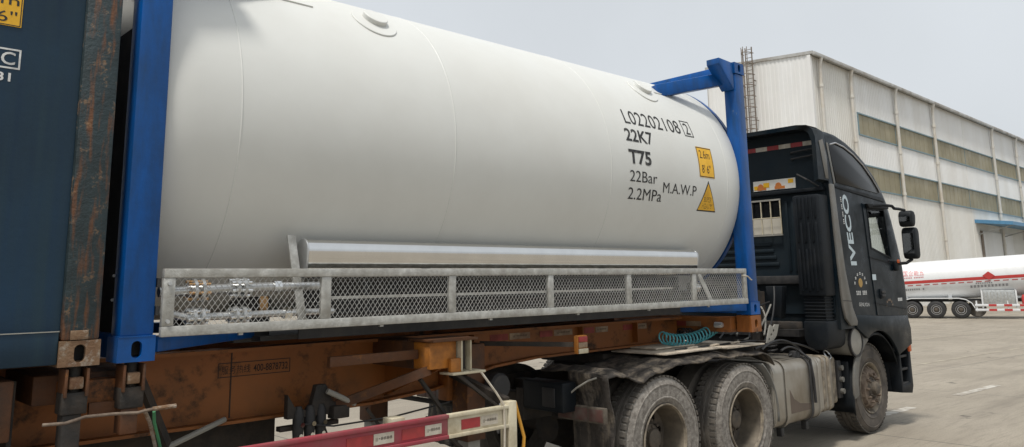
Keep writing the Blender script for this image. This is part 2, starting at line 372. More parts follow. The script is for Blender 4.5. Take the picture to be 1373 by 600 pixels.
# gable wall and roof
slope = .068
def gz(s): return TOP+.05+slope*s
corr(DEP, -.5, gz, m_cladw, 'gable_wall', lambda s, d, z: (-d, s, z), pitch=.34)
rb = nb(); prism(rb, [(-.35, TOP+.02), (DEP+.1, gz(DEP)+.02), (DEP+.1, gz(DEP)+.25), (-.35, TOP+.25)], -.12, LEN-.5, 'x')
obj('roof', rb, m_eave, bld)
obj('back_wall', bx(nb(), .02, LEN-.6, DEP, DEP+.08, -.5, gz(DEP)), m_cladw, bld)
obj('gutter', bx(nb(), -.2, LEN-.5, -.55, -.36, TOP-.12, TOP+.16, .03), m_eave, bld)
obj('corner_strip', bx(nb(), -.14, .12, -.14, .12, -.5, TOP-.02), m_cladw, bld)
for xp in (1.05, 6.4, 15.4, 24.4, 42.4, 51.4, 60.4):
    pb = nb(); tube(pb, [(xp, -.45, TOP-.1), (xp, -.28, TOP-.75), (xp, -.28, .2)], .13, 10)
    p_ = obj('drain_pipe', pb, m_drain, bld)
    for q in range(5): obj('pipe_collar', lathe(nb(), [(.14, -.12), (.17, -.12), (.17, .12), (.14, .12)], (xp, -.28, 2.5+q*3.6), 'z', 10), m_drain, p_)
obj('hopper', bx(nb(), 0, 0.01, 0, .01, 0, .01), m_drain, bld) if False else None
for x0 in (34.2,):
    cb = nb(); prism(cb, [(-3.4, 7.75), (0, 8.15), (0, 8.5), (-3.4, 8.1)], x0, x0+26, 'x'); obj('canopy', cb, m_cano, bld)
    for q in range(4): obj('canopy_bracket', bar(nb(), (x0+.8+q*8, -.05, 7.0), (x0+.8+q*8, -3.2, 7.78), .1, .1), m_eave, bld)
    obj('door_frame', bx(nb(), x0+1.2, x0+1.6, -.2, -.06, -.4, 7.4), m_ladder, bld)
    obj('roller_door', bx(nb(), x0+1.62, x0+12.0, -.14, -.055, -.4, 7.35), m_cladw, bld)
obj('sign_board', bx(nb(), 55.7, 58.9, -.3, -.16, 11.2, 13.2, .05), m_red, bld)
# caged ladder on the gable wall
lb = nb(); ly = 4.75
for sy in (-.28, .28): bar(lb, (-.42, ly+sy, 1), (-.42, ly+sy, TOP+1.6), .07, .07)
lad = obj('ladder', lb, m_ladder, bld)
for q in range(58):
    zz = 1.2+q*.34
    obj('rung', tube(nb(), [(-.42, ly-.28, zz), (-.42, ly+.28, zz)], .025, 6), m_ladder, lad)
for q in range(21):
    zz = 2.6+q*.88
    pts = [(-.42-.85*math.sin(math.pi*k/10), ly-.42*math.cos(math.pi*k/10), zz) for k in range(11)]
    obj('cage_hoop', tube(nb(), pts, .035, 6), m_ladder, lad)
for k in (1, 3, 5, 7, 9):
    x_, y_ = -.42-.85*math.sin(math.pi*k/10), ly-.42*math.cos(math.pi*k/10)
    obj('cage_strap', bar(nb(), (x_, y_, 2.5), (x_, y_, TOP+1.5), .05, .03), m_ladder, lad)
for q in range(6): obj('stand_off', bar(nb(), (-.05, ly-.3, 2+q*3.2), (-.42, ly-.3, 2+q*3.2), .06, .06), m_ladder, lad)

# ------------------------------------------------------------------ white tanker semi-trailer parked before the warehouse
tk = thing('tanker_trailer', 'white tank semi-trailer with red stripe parked before the warehouse', 'tanker trailer', (50.83, 13.64, -.697), (0, 0, math.atan2(-.954, .30)), local=True)
TR, SL = 1.2, .053
def tp(s, th, dr=0.):                                  # th from the near horizontal upwards
    return (s, 1.22-(TR+dr)*math.cos(th), 2.27+SL*s+(TR+dr)*math.sin(th))
ss = [-2.75, -2.7, -2.6, -2.45, -2.2, -1.9]+[-1+q for q in range(12)]+[10.6, 10.8, 10.9]
def hr(s):
    e = max(0, (-1.9-s)/.86, (s-10.3)/.62); return math.sqrt(max(0.0004, 1-e*e))
def tf(i, j):
    th = 2*math.pi*j/48; a = tp(ss[i], th); c = V((ss[i], 1.22, 2.27+SL*ss[i])); return c+(V(a)-c)*hr(ss[i])
obj('tank_shell', grid(nb(), len(ss), 49, tf, weld=True), m_tan, tk)
def tband(name, s0, s1, z0, z1, m, dr=.006):
    k = max(2, int(s1-s0)+1)
    def f(i, j):
        s = s0+(s1-s0)*i/(k-1); zz = z0+(z1-z0)*j/3; return tp(s, math.asin(zz/TR), dr)
    return obj(name, grid(nb(), k, 4, f), m, tk)
tband('red_stripe', -1.9, 10, -.13, .05, m_red)
tband('white_stripe', -1.9, 10, .052, .11, m_tan, .007)
for q in range(26): tband('stripe_dash', -1.9+q*.46, -1.9+q*.46+.30, -.25, -.20, m_red, .006)
db = nb(); prism(db, [(2.6, 2.51), (2.92, 2.26), (3.24, 2.51), (2.92, 2.76)], -.012, .01, 'y'); obj('hazard_diamond', db, m_red, tk)
def tmap(s0, z0): return lambda u, v: tp(s0+u, math.asin(min(.99, (z0+v)/TR)), .008)
text('lettering', '国企能五', m_ttext, tk, 1.15, .34, tmap(-1.62, .34))
def strokes(m, s0, z0, w_, h, n_, gap=()):
    # lettering too small to read: a few strokes for each character
    b_ = nb(); f = tmap(s0, z0); cw = w_/n_
    for k in range(n_):
        if k in gap: continue
        for u0, u1, v0, v1 in ((.08, .82, .0, .18), (.08, .82, .42, .58), (.08, .82, .82, 1.), (.36, .52, .0, 1.)):
            grid(b_, 2, 2, lambda a, c: f(k*cw+cw*(u0, u1)[a], h*(v0, v1)[c]))
    obj('lettering', b_, m, tk, sm=0)
strokes(m_ttext, -1.6, .20, 1.1, .08, 12, (5,)); strokes(m_ttextd, 1.9, -.56, 2.0, .13, 11); strokes(m_ttextd, 2.2, -.36, .9, .07, 8); strokes(m_ttextd, -1.6, -.52, 1.2, .10, 10, (7, 9))
for y_ in (.65, 1.75): obj('frame_rail', bx(nb(), -2.3, 10.5, y_-.06, y_+.06, .98, 1.14), m_black, tk)
for q in range(5): obj('saddle', bx(nb(), -1.7+q*2.4, -1.5+q*2.4, .45, 1.95, 1.10, 1.45), m_tan, tk)
# three-axle fender, wheels
fpts = [(-1.95, .62), (-1.85, .95), (-1.6, 1.13), (-1.3, 1.20), (1.25, 1.20), (1.62, 1.12), (1.9, .92), (2.05, .62)]
fb = nb()
for a, c in zip(fpts[:-1], fpts[1:]): bar(fb, (a[0], .31, a[1]), (c[0], .31, c[1]), .70, .05)
obj('fender', fb, m_tan, tk)
def simple_wheel(bm_t, bm_r, cx, y0):
    lathe(bm_t, [(.30, y0+.03), (.33, y0), (.44, y0-.0), (.50, y0+.03), (.525, y0+.08), (.525, y0+.26), (.50, y0+.31), (.30, y0+.3)], (cx, 0, .525), 'y', 28)
    lathe(bm_r, [(.30, y0+.02), (.27, y0+.03), (.25, y0+.12), (.13, y0+.13), (.12, y0+.02), (.06, y0+.0), (0, y0+.0)], (cx, 0, .525), 'y', 24)
    lathe(bm_r, [(.21, y0+.118), (.22, y0+.10), (.19, y0+.10), (.18, y0+.118)], (cx, 0, .525), 'y', 24)
for q in range(3):
    for y0, sgn in ((0, 1), (2.13, 1)):
        bt, br_ = nb(), nb(); simple_wheel(bt, br_, -1.31+q*1.31, y0)
        wt = obj('wheel', br_, m_rimd, tk); obj('tyre', bt, m_black, wt)
        for ra, rb2 in ((.275, .30), (.17, .205)): obj('rim_ring', lathe(nb(), [(ra, y0+.02), (ra+.004, y0-.006), (rb2-.004, y0-.006), (rb2, y0+.02)], (-1.31+q*1.31, 0, .525), 'y', 28), m_alu, wt)
    obj('axle', tube(nb(), [(-1.31+q*1.31, .2, .525), (-1.31+q*1.31, 2.3, .525)], .07, 8), m_black, tk)
# equipment cabinet with red and white guard
cbn = obj('cabinet', bx(nb(), 2.5, 4.15, .03, .9, .83, 1.66, .06), m_cabin, tk)
for x0 in (2.42, 4.15): obj('cabinet_side', prism(nb(), [(x0, .62), (x0+.09, .62), (x0+.09, 1.62), (x0, 1.72)], .0, .9, 'y', .02), m_tan, cbn)
for q in range(9): obj('cabinet_rib', bx(nb(), 2.56+q*.17, 2.60+q*.17, .02, .031, .88, 1.55), m_galv, cbn)
for z0 in (.45, .72):
    gr = obj('side_guard', bx(nb(), 2.05, 9.5, -.03, .02, z0, z0+.14, .01), m_tan, tk)
    for q in range(9): obj('red_patch', bx(nb(), 2.75+q*.78, 3.15+q*.78, -.036, -.0305, z0+.005, z0+.135), m_red, gr)
for q in range(5): obj('guard_post', bx(nb(), 2.1+q*1.6, 2.18+q*1.6, .022, .09, .42, 1.05), m_tan, tk)
for q in range(7): obj('red_cylinder', lathe(nb(), [(.0, .75), (.10, .75), (.11, 1.25), (.05, 1.38), (.0, 1.4)], (4.55+q*.28, .2, 0), 'z', 12), m_red, tk)
obj('landing_leg', bx(nb(), 7.6, 7.75, .4, .55, .02, 1.1), m_black, tk)
obj('landing_leg', bx(nb(), 7.6, 7.75, 1.85, 2.0, .02, 1.1), m_black, tk)
obj('spare_wheel', lathe(nb(), [(.0, .02), (.2, .02), (.25, .03), (.46, .0), (.5, .08), (.5, .25), (.25, .3), (0, .3)], (2.15, .5, .58), 'y', 24), m_rubber, tk)

# ================================================================== the articulated lorry (x forward, near side y = 0)
ZC = 1.52                                             # underside of the containers
def casting(x0, x1, y0, y1, z0, z1, near=True):
    """corner casting: block with the slotted hole on its near side (a sunk dark oval)"""
    b_ = bx(nb(), x0, x1, y0, y1, z0, z1, .012)
    return b_
def casting_obj(m, parent, x0, x1, y0, y1, z0, z1, near):
    hx, hz = (x0+x1)/2, (z0+z1)/2; k = 20; ov = []
    for q in range(k):
        a = 2*math.pi*q/k; ca, sa = math.cos(a), math.sin(a)
        ov.append((hx+.0255*ca, hz+.016*(1 if sa > 0 else -1)*(abs(sa) > 1e-6)+.0255*sa))
    b_ = nb()
    if near:
        prism_hole(b_, [(x0, z0), (x1, z0), (x1, z1), (x0, z1)], [ov], y0, y0+.028)
        bx(b_, x0, x1, y0+.10, y1, z0, z1); bx(b_, x0, x0+.03, y0+.0285, y0+.0995, z0, z1); bx(b_, x1-.03, x1, y0+.0285, y0+.0995, z0, z1)
        bx(b_, x0+.0305, x1-.0305, y0+.0285, y0+.0995, z0, z0+.022); bx(b_, x0+.0305, x1-.0305, y0+.0285, y0+.0995, z1-.022, z1)
    else: bx(b_, x0, x1, y0, y1, z0, z1, .01)
    c = obj('corner_casting', b_, m, parent)
    if near: obj('casting_cavity', bx(nb(), x0+.032, x1-.032, y0+.085, y0+.099, z0+.024, z1-.024), m_black, c)
    return c

# ------------------------------------------------------------------ old blue container on the rear half of the trailer
OX = -.076; OL = 6.058
oc = thing('shipping_container', 'dark blue steel shipping container with rust-eaten corner post', 'container', (OX-OL/2, 1.219, ZC))
x0 = OX-OL
for xa in (x0, OX-.178):
    for ya, near in ((0, True), (2.438-.162, False)):
        for za in (0, 2.591-.118):
            casting_obj(m_ocast if za == 0 else m_orust, oc, xa, xa+.178, ya, ya+.162, ZC+za, ZC+za+.118, near)
        obj('corner_post', bx(nb(), xa+.006, xa+.172, ya+.006, ya+.156, ZC+.1185, ZC+2.4725, .012), m_orust, oc)
patch = obj('weld_plate', bx(nb(), OX-.135, OX-.058, -.004, .0055, ZC+.122, ZC+.165, .002), m_ocast, oc)
for ya in (.01, 2.438-.08):
    obj('bottom_rail', bx(nb(), x0+.179, OX-.179, ya, ya+.07, ZC+.012, ZC+.165, .008), m_ocont, oc)
    obj('top_rail', bx(nb(), x0+.179, OX-.179, ya, ya+.06, ZC+2.49, ZC+2.585, .008), m_ocont, oc)
    obj('rail_bead', bx(nb(), x0+.18, OX-.18, ya-.004 if ya < 1 else ya+.071, ya+.0 if ya < 1 else ya+.075, ZC+.161, ZC+.1655), m_hoseg if ya < 1 else m_ocont, oc)
    # corrugated side sheet with a flat marking panel beside the post
    prof = [(OX-.173, 0), (OX-.62, 0)]; s = OX-.62
    while s > x0+.5:
        prof += [(s-.034, .036), (s-.104, .036), (s-.138, 0), (s-.208, 0)]; s -= .208
    prof += [(x0+.173, 0)]
    yb = .035 if ya < 1 else 2.438-.035; sg = 1 if ya < 1 else -1
    sheet = obj('side_sheet', grid(nb(), len(prof), 2, lambda i, j: (prof[i][0], yb+sg*prof[i][1], ZC+.16 if j == 0 else ZC+2.5)), m_ocont, oc, sm=20)
for xa in (x0+.04, OX-.06): obj('end_sheet', bx(nb(), xa, xa+.02, .157, 2.28, ZC+.12, ZC+2.47), m_ocont, oc)
obj('roof_sheet', bx(nb(), x0+.18, OX-.18, .07, 2.36, ZC+2.54, ZC+2.56), m_ocont, oc)
obj('floor_frame', bx(nb(), x0+.18, OX-.18, .09, 2.34, ZC+.03, ZC+.16), m_ocont, oc)
dec = obj('height_decal', bx(nb(), -.83, -.519, .0315, .0345, ZC+1.585, ZC+1.76), m_yell, oc)
obj('decal_border', prism_hole(nb(), [(-.826, ZC+1.588), (-.523, ZC+1.588), (-.523, ZC+1.757), (-.826, ZC+1.757)], [[(-.822, ZC+1.592), (-.527, ZC+1.592), (-.527, ZC+1.753), (-.822, ZC+1.753)]], .0312, .0306), m_ink, dec)
fl = lambda X, Z, y_=.0306: (lambda u, v: (X+u, y_, Z+v))
text('decal_text', '2,6m', m_ink, dec, .22, .055, fl(-.755, ZC+1.68))
text('decal_text', '8\'6"', m_ink, dec, .16, .055, fl(-.70, ZC+1.602))
ow = lambda b_, z0, z1, x_0, x_1: b_
bb = nb()
prism_hole(bb, [(-.79, 2.900), (-.508, 2.900), (-.508, 2.997), (-.79, 2.997)], [[(-.782, 2.908), (-.612, 2.908), (-.612, 2.989), (-.782, 2.989)], [(-.603, 2.908), (-.516, 2.908), (-.516, 2.989), (-.603, 2.989)]], .0345, .0335)
lg = obj('owner_mark_box', bb, m_letter, oc, sm=0)
text('letter', 'C', m_letter, lg, .058, .062, fl(-.588, 2.918, .0335), .012)
text('serial_number', '31', m_letter, oc, .058, .042, fl(-.60, 2.838, .0335), .02)

# ------------------------------------------------------------------ tank container
TL = 6.058
tc_ = thing('tank_container', 'white cryogenic tank container in a bright blue frame on the trailer', 'tank container', (TL/2, 1.219, ZC))
R0, TZ = 1.185, ZC+1.34
for xa in (0, TL-.178):
    for ya, near in ((0, True), (2.438-.162, False)):
        for za in (0, 2.591-.118): casting_obj(m_blue, tc_, xa, xa+.178, ya, ya+.162, ZC+za, ZC+za+.118, near)
        obj('corner_post', bx(nb(), xa+.008, xa+.170, ya+.006, ya+.150, ZC+.1185, ZC+2.4725, .014), m_blue, tc_)
# weld collars above the castings, and stop blocks on the post
for xa in (0, TL-.178): obj('weld_bead', bx(nb(), xa+.002, xa+.176, -.002, .155, ZC+.1185, ZC+.125), m_blue, tc_)
for za in (.22, .36): obj('hinge_block', bx(nb(), .1705, .188, .0, .03, ZC+za, ZC+za+.045), m_black, tc_)
# cross beams of the two end frames and their inner diagonals
for xc in (.09, TL-.09):
    obj('end_beam_top', bx(nb(), xc-.055, xc+.055, .163, 2.275, ZC+2.475, ZC+2.588, .01), m_blue, tc_)
    obj('end_beam_bottom', bx(nb(), xc-.07, xc+.07, .163, 2.275, ZC+.01, ZC+.13, .01), m_blue, tc_)
obj('rear_dark_panel', bx(nb(), .03, .06, .163, 2.275, ZC+.135, ZC+1.75, .006), m_black, tc_)  # added dark panel, keeps the gap behind the rear post dark
for z_ in (.30, .42): obj('rear_bolt', tube(nb(), [(.0, .13, ZC+z_), (.0295, .17, ZC+z_)], .008, 6), m_pipe, tc_)
obj('valve_bay_shade', bx(nb(), 1.165, 5.22, .375, .385, ZC+.03, 1.905), m_black, tc_)  # added black plate standing for the shade behind the mesh
# shell with elliptical heads
xs_ = []
for k in range(15):
    a = math.pi/2*(1-k/14); xs_.append((.17-.10*math.sin(a), math.cos(a)))
xs_ += [(.17+(5.88-.17)*k/30, 1.) for k in range(1, 30)]
for k in range(15):
    a = math.pi/2*k/14; xs_.append((5.88+.10*math.sin(a), math.cos(a)))
NS = 96
shell = obj('tank_shell', grid(nb(), len(xs_), NS+1, lambda i, j: (xs_[i][0], 1.219-R0*max(xs_[i][1], .002)*math.cos(2*math.pi*j/NS), TZ+R0*max(xs_[i][1], .002)*math.sin(2*math.pi*j/NS)), weld=True), m_white, tc_, sm=60)
for xw in (.59, 2.15, 3.85, 5.66):
    obj('weld_seam', lathe(nb(), [(R0-.002, -.007), (R0+.0022, -.004), (R0+.0022, .004), (R0-.002, .007)], (xw, 1.219, TZ), 'x', 120), m_white, shell, sm=60)
# skirt rings tying the heads to the end frames
for xa, xb in ((.06, .13), (5.925, 5.975)):
    obj('skirt_ring', lathe(nb(), [(1.10, xa), (R0-.004, xa), (R0-.004, xb), (1.10, xb)], (0, 1.219, TZ), 'x', 64, closed=True), m_blue, tc_)
def tc(X, deg, dr=.0):
    a = math.radians(deg); return V((X, 1.219-(R0+dr)*math.cos(a), TZ+(R0+dr)*math.sin(a)))
def tdisc(X, deg, rad, h0, h1, segs=40):
    """disc wrapped on the shell, rising from h0 to h1"""
    b_ = nb(); arc = math.degrees(1/R0)
    rings = [(rad, h0), (rad, h1-.004), (rad-.004, h1)] + [(rad*q, h1) for q in (.8, .6, .4, .2, .001)]
    return grid(b_, segs, len(rings), lambda i, j: tc(X+rings[j][0]*math.cos(-2*math.pi*i/segs), deg+arc*rings[j][0]*math.sin(-2*math.pi*i/segs), rings[j][1]), close_u=True)
for X, dg_ in ((1.70, 46.5), (4.80, 45.5)):
    pad = obj('lifting_pad', tdisc(X, dg_, .175, 0, .010), m_white, tc_)
    obj('pad_boss', tdisc(X+.01, dg_+1.2, .092, .0085, .045), m_white, pad)
# arms from the top castings down on to the shell
for sx, xc, xe in ((1, .09, .98), (-1, TL-.09, 5.10)):
    for sy in (-1, 1):
        yc = 1.219+sy*1.13; e = tc(xe, 50 if sy < 0 else 130, -.02)
        a = nb(); bar(a, (xc+sx*.05, yc-sy*.04, ZC+2.44), tuple(e), .13, .13, bev=.01); arm = obj('top_arm', a, m_blue, tc_)
        gz_ = ZC+2.591
        gp = nb(); prism(gp, [(xc+sx*.10, gz_-.30), (xc+sx*.10, gz_-.01), (xc+sx*.36, gz_+.0), (xc+sx*.36, gz_-.06)], yc-.075, yc+.075, 'y', .006)
        obj('arm_gusset', gp, m_blue, arm)
        foot = tc(xe+sx*.03, 52 if sy < 0 else 128, .0)
        obj('arm_foot', bar(nb(), tuple(tc(xe+sx*.1, 46 if sy < 0 else 134, .004)), tuple(tc(xe+sx*.1, 56 if sy < 0 else 124, .004)), .26, .012, up=tuple((foot-V((foot.x, 1.219, TZ))).normalized())), m_white, arm)
# lower arms from the bottom castings inwards under the shell
for sx, xc, xe in ((1, .17, 1.0), (-1, TL-.17, TL-1.0)):
    for sy in (-1, 1):
        y0 = 1.219+sy*1.15; ye = 1.219+sy*.50
        obj('bottom_arm', bar(nb(), (xc, y0, ZC+.075), (xe, ye, ZC+.075), .10, .075, bev=.008), m_blue, tc_)
        sb = nb(); prism(sb, [(xe-.12, ZC+.01), (xe+.12, ZC+.01), (xe+.12, ZC+.46), (xe-.12, ZC+.46)], ye-.05, ye+.05, 'y', .008); obj('saddle', sb, m_black, tc_)
# stencilled lettering on the shell
def tm(X, d0): return lambda u, v: tc(X+u, d0+math.degrees(v/R0), .0022)
hgt = lambda d: math.radians(d)*R0
text('lettering', 'L02202108', m_ink, shell, .86, hgt(7.2), tm(4.14, 19.2))
text('lettering', '2', m_ink, shell, .075, hgt(6.2), tm(5.085, 19.8))
bq = nb()
for u0, u1, d0, d1 in ((5.05, 5.06, 18.8, 27), (5.19, 5.20, 18.8, 27), (5.05, 5.20, 18.6, 19.1), (5.05, 5.20, 26.8, 27.3)):
    grid(bq, 2, 4, lambda i, j: tc(u0+(u1-u0)*i, d0+(d1-d0)*j/3, .002))
obj('check_digit_box', bq, m_ink, shell, sm=0)
text('lettering', '22K7', m_ink, shell, .40, hgt(6.0), tm(4.085, 10.7), .018)
text('lettering', 'T75', m_ink, shell, .32, hgt(6.3), tm(4.09, .8), .032)
text('lettering', '22Bar', m_ink, shell, .39, hgt(4.8), tm(4.095, -6.7))
text('lettering', '2.2MPa', m_ink, shell, .48, hgt(5.0), tm(4.085, -14.2))
text('lettering', 'M.A.W.P', m_ink, shell, .53, hgt(4.6), tm(4.58, -10.0))
def tpatch(x_0, x_1, d0, d1, dr, b_=None):
    b_ = b_ or nb(); return grid(b_, 2, 9, lambda i, j: tc(x_0+(x_1-x_0)*i, d0+(d1-d0)*j/8, dr))
hb = obj('height_decal', tpatch(5.165, 5.425, -.8, 14.0, .0015), m_yell, shell)
q = nb(); tpatch(5.168, 5.176, -.5, 13.7, .0022, q); tpatch(5.414, 5.422, -.5, 13.7, .0022, q); tpatch(5.168, 5.422, -.6, -.2, .0022, q); tpatch(5.168, 5.422, 13.4, 13.8, .0022, q)
obj('decal_border', q, m_ink, shell, sm=0)
text('decal_text', '2.6m', m_inkd, shell, .17, hgt(4.0), tm(5.205, 8.3))
text('decal_text', '8\' 6"', m_inkd, shell, .15, hgt(4.0), tm(5.215, 1.3))
def tri(d, dr, k=9):
    b_ = nb(); x_m, d0, d1, hw = 5.31, -16.7+d, -2.2-2.2*d, .163-.017*d*1.3
    return grid(b_, 2, k, lambda i, j: tc(x_m+(2*i-1)*hw*(1-j/(k-1)*.995), d0+(d1-d0)*j/(k-1), dr))
obj('hazard_triangle', tri(0, .0013), m_ink, shell); obj('hazard_triangle_field', tri(.62, .0022), m_yell, shell)
text('decal_text', 'SUPER', m_inkd, shell, .13, hgt(2.3), tm(5.245, -12.2))
text('decal_text', 'HEAVY', m_inkd, shell, .17, hgt(2.3), tm(5.225, -15.3))
# ------------------------------------------------------------------ valve bay: expanded-metal guard, silver tube, pipework
GZ0, GZ1, GY = 1.632, 1.972, -.012
guard = obj('guard_frame', bx(nb(), .192, 5.80, GY-.014, GY+.02, GZ1-.047, GZ1, .004), m_galv, tc_)
obj('guard_rail', bx(nb(), .192, 5.80, GY-.014, GY+.02, GZ0, GZ0+.052, .004), m_galv, guard)
posts = [(.192, .252), (1.09, 1.155), (2.04, 2.10), (2.985, 3.045), (3.92, 3.98), (4.865, 4.93), (5.745, 5.80)]
for a, c in posts: obj('guard_post', bx(nb(), a, c, GY-.012 if 0 < a < .2 or a > 5.7 else GY-.010, GY+.018, GZ0+.053, GZ1-.048, .004), m_galv, guard)
for z_ in (GZ0+.075, GZ1-.075): obj('bolt', lathe(nb(), [(0, -.022), (.010, -.022), (.012, -.012)], (.221, GY, z_), 'y', 8), m_pipe, guard)
PW, PH, SW, ST = .033, .044, .0018, .0026
for (a, c), (a2, c2) in zip(posts[:-1], posts[1:]):
    xa, xb, za, zb = c, a2, GZ0+.052, GZ1-.047
    t = nb(); nx = int(round((xb-xa)/(PW/2))); nz = int(round((zb-za)/(PH/2))); dx, dz = (xb-xa)/nx, (zb-za)/nz
    for i in range(nx):
        for j in range(nz):
            if (i+j) % 2 == 0: p, q_ = (xa+i*dx, za+j*dz), (xa+(i+1)*dx, za+(j+1)*dz)
            else: p, q_ = (xa+i*dx, za+(j+1)*dz), (xa+(i+1)*dx, za+j*dz)
            d = V((q_[0]-p[0], q_[1]-p[1])); d.normalize(); s_ = V((-d.y, d.x))*SW/2
            vv = []
            for y_ in (GY-ST/2, GY+ST/2):
                for pt, sg in ((p, 1), (p, -1), (q_, -1), (q_, 1)): vv.append(t.verts.new((pt[0]+sg*s_.x, y_, pt[1]+sg*s_.y)))
            t.faces.new(vv[0:4]); t.faces.new(vv[7:3:-1]); t.faces.new((vv[0], vv[3], vv[7], vv[4])); t.faces.new((vv[2], vv[1], vv[5], vv[6]))
    bmesh.ops.recalc_face_normals(t, faces=t.faces)
    me_ = obj('mesh_panel', t, m_mesh, guard, kind='stuff', sm=0)
for k in range(12): obj('drain_lug', bx(nb(), .6+k*.45, .625+k*.45, GY-.006, GY+.01, GZ0-.012, GZ0-.0005), m_galv, guard) if k % 2 == 0 else None
# silver tube
tb = nb(); TY, TZc, TRr = .215, 2.045, .122
cy_, cz_, cr_ = .175, 2.090, .062
pf = [(cy_+cr_*math.cos(math.radians(a)), cz_+cr_*math.sin(math.radians(a))) for a in range(0, 186, 6)]
pf += [(.118, 2.03), (.125, 1.98), (.134, 1.95), (.15, 1.925), (.175, 1.912), (.20, 1.92), (.225, 1.96)]
prism(tb, pf, 1.078, 5.172, 'x')
tube_o = obj('silver_tube', tb, m_inox, tc_, sm=60)
pc = [(.172+(p[0]-.172)*1.05, 2.02+(p[1]-2.02)*1.03) for p in pf]
for xe, xf in ((1.064, 1.0775), (5.1725, 5.186)): obj('tube_end_cap', prism(nb(), pc, xe, xf, 'x', .003), m_pipe, tube_o)
for p, q_ in (((.985, .17, 2.175), (1.035, .085, 1.64)), ((5.14, .20, 2.15), (5.285, .06, 1.66))):
    obj('tube_bracket', bar(nb(), p, q_, .052, .014, up=(0, 1, .15), bev=.002), m_galv, tc_)
# pipework behind the guard
pb = nb(); tube(pb, [(.22, .12, 1.855), (.40, .12, 1.86), (.62, .13, 1.868), (.86, .13, 1.872), (1.2, .13, 1.872), (1.2, .35, 1.872)], .026, 12)
tube(pb, [(.10, .45, 1.78), (.22, .16, 1.76), (.36, .11, 1.722), (.5, .11, 1.72), (.9, .12, 1.722), (1.24, .12, 1.722), (1.3, .4, 1.74)], .021, 12)
pipes = obj('valve_pipe', pb, m_pipe, tc_)
for x_, z_, y_, r_, m_ in ((.42, 1.86, .12, .062, m_brass), (.66, 1.868, .13, .058, m_pipe), (.42, 1.721, .11, .052, m_pipe), (.655, 1.721, .115, .05, m_pipe)):
    fbm = nb()
    for dx in (-.03, .012): lathe(fbm, [(.0, dx), (r_, dx), (r_, dx+.017), (0, dx+.017)], (x_, y_, z_), 'x', 20)
    fo = obj('flange', fbm, m_pipe, pipes)
    for k in range(6):
        a = 2*math.pi*k/6+.3; yy, zz = y_+r_*.76*math.cos(a), z_+r_*.76*math.sin(a)
        obj('flange_bolt', tube(nb(), [(x_-.058, yy, zz), (x_+.058, yy, zz)], .0085, 6), m_ if m_ is m_brass else m_inox, fo)
    vb = nb(); lathe(vb, [(.0, -.07), (.034, -.06), (.034, .06), (0, .07)], (x_+.002, y_+.01, z_), 'x', 12)
    obj('valve_body', vb, m_pipe, pipes)
for x_, z_ in ((.88, 1.872), (.95, 1.722)):
    obj('union_nut', lathe(nb(), [(.0, -.025), (.037, -.022), (.037, .022), (0, .025)], (x_, .125, z_), 'x', 6), m_inox, pipes)
obj('gauge_bracket', bx(nb(), .80, .855, .16, .18, 1.73, 1.82, .01), m_brass, pipes)
rb_ = nb(); bar(rb_, (1.2, .14, 1.80), (4.75, .14, 1.80), .05, .018); obj('inner_rail', rb_, m_galv, tc_)
rb_ = nb(); tube(rb_, [(1.3, .22, 1.70), (5.4, .22, 1.70)], .022, 10); tube(rb_, [(1.9, .30, 1.765), (5.3, .30, 1.755)], .018, 8); obj('transfer_pipe', rb_, m_black, tc_)
for x_ in (1.5, 2.5, 3.4, 4.3): obj('rail_hanger', bx(nb(), x_, x_+.03, .165, .18, 1.66, 1.90), m_black, tc_)
obj('valve_body', lathe(nb(), [(.0, -.06), (.05, -.05), (.05, .05), (0, .06)], (5.15, .16, 1.80), 'x', 14), m_inox, pipes)
obj('belly_plate', bx(nb(), 1.0, 5.1, .55, 1.9, ZC+.02, ZC+.05), m_black, tc_)
# cable tie hanging from the last post
obj('cable_tie', tube(nb(), [(5.70, GY-.02, 1.905), (5.78, GY-.035, 1.895), (5.86, -.03, 1.865), (5.88, -.03, 1.86)], .007, 6), m_tapw, tc_)

# ------------------------------------------------------------------ skeletal container trailer
tr = thing('container_trailer', 'dirty orange skeletal container trailer coupled behind the dark tractor truck', 'trailer', (-.5, 1.219, 0))
low = [(-7.2, 1.06), (1.95, 1.06), (2.5, 1.10), (3.1, 1.215), (3.6, 1.25), (5.74, 1.265)]
for yw, sg in ((.80, 1), (1.638, -1)):
    wb = nb(); prism(wb, low+[(5.74, 1.470), (-7.2, 1.470)], yw-.008, yw+.008, 'y')
    web = obj('main_beam', wb, m_orange, tr)
    obj('top_flange', bx(nb(), -7.2, 5.74, yw-.08, yw+.08, 1.4705, 1.492), m_orange, web)
    fb = nb()
    for a, c in zip(low[:-1], low[1:]): bar(fb, (a[0]-.002, yw, a[1]-.010), (c[0]+.002, yw, c[1]-.010), .16, .018)
    obj('bottom_flange', fb, m_orange, web)
    for x_ in (-1.6, -.75, .93, 2.9, 4.2, 5.0):
        zb = 1.075 if x_ < 2 else (1.21 if x_ < 3 else 1.28)
        obj('web_stiffener', bx(nb(), x_-.006, x_+.006, yw-.07 if sg > 0 else yw+.009, yw-.009 if sg > 0 else yw+.07, zb, 1.469), m_orange, web) if x_ != .93 else obj('weld_seam', bx(nb(), x_-.004, x_+.004, yw-.012, yw-.0085, 1.07, 1.469), m_inkd, web)
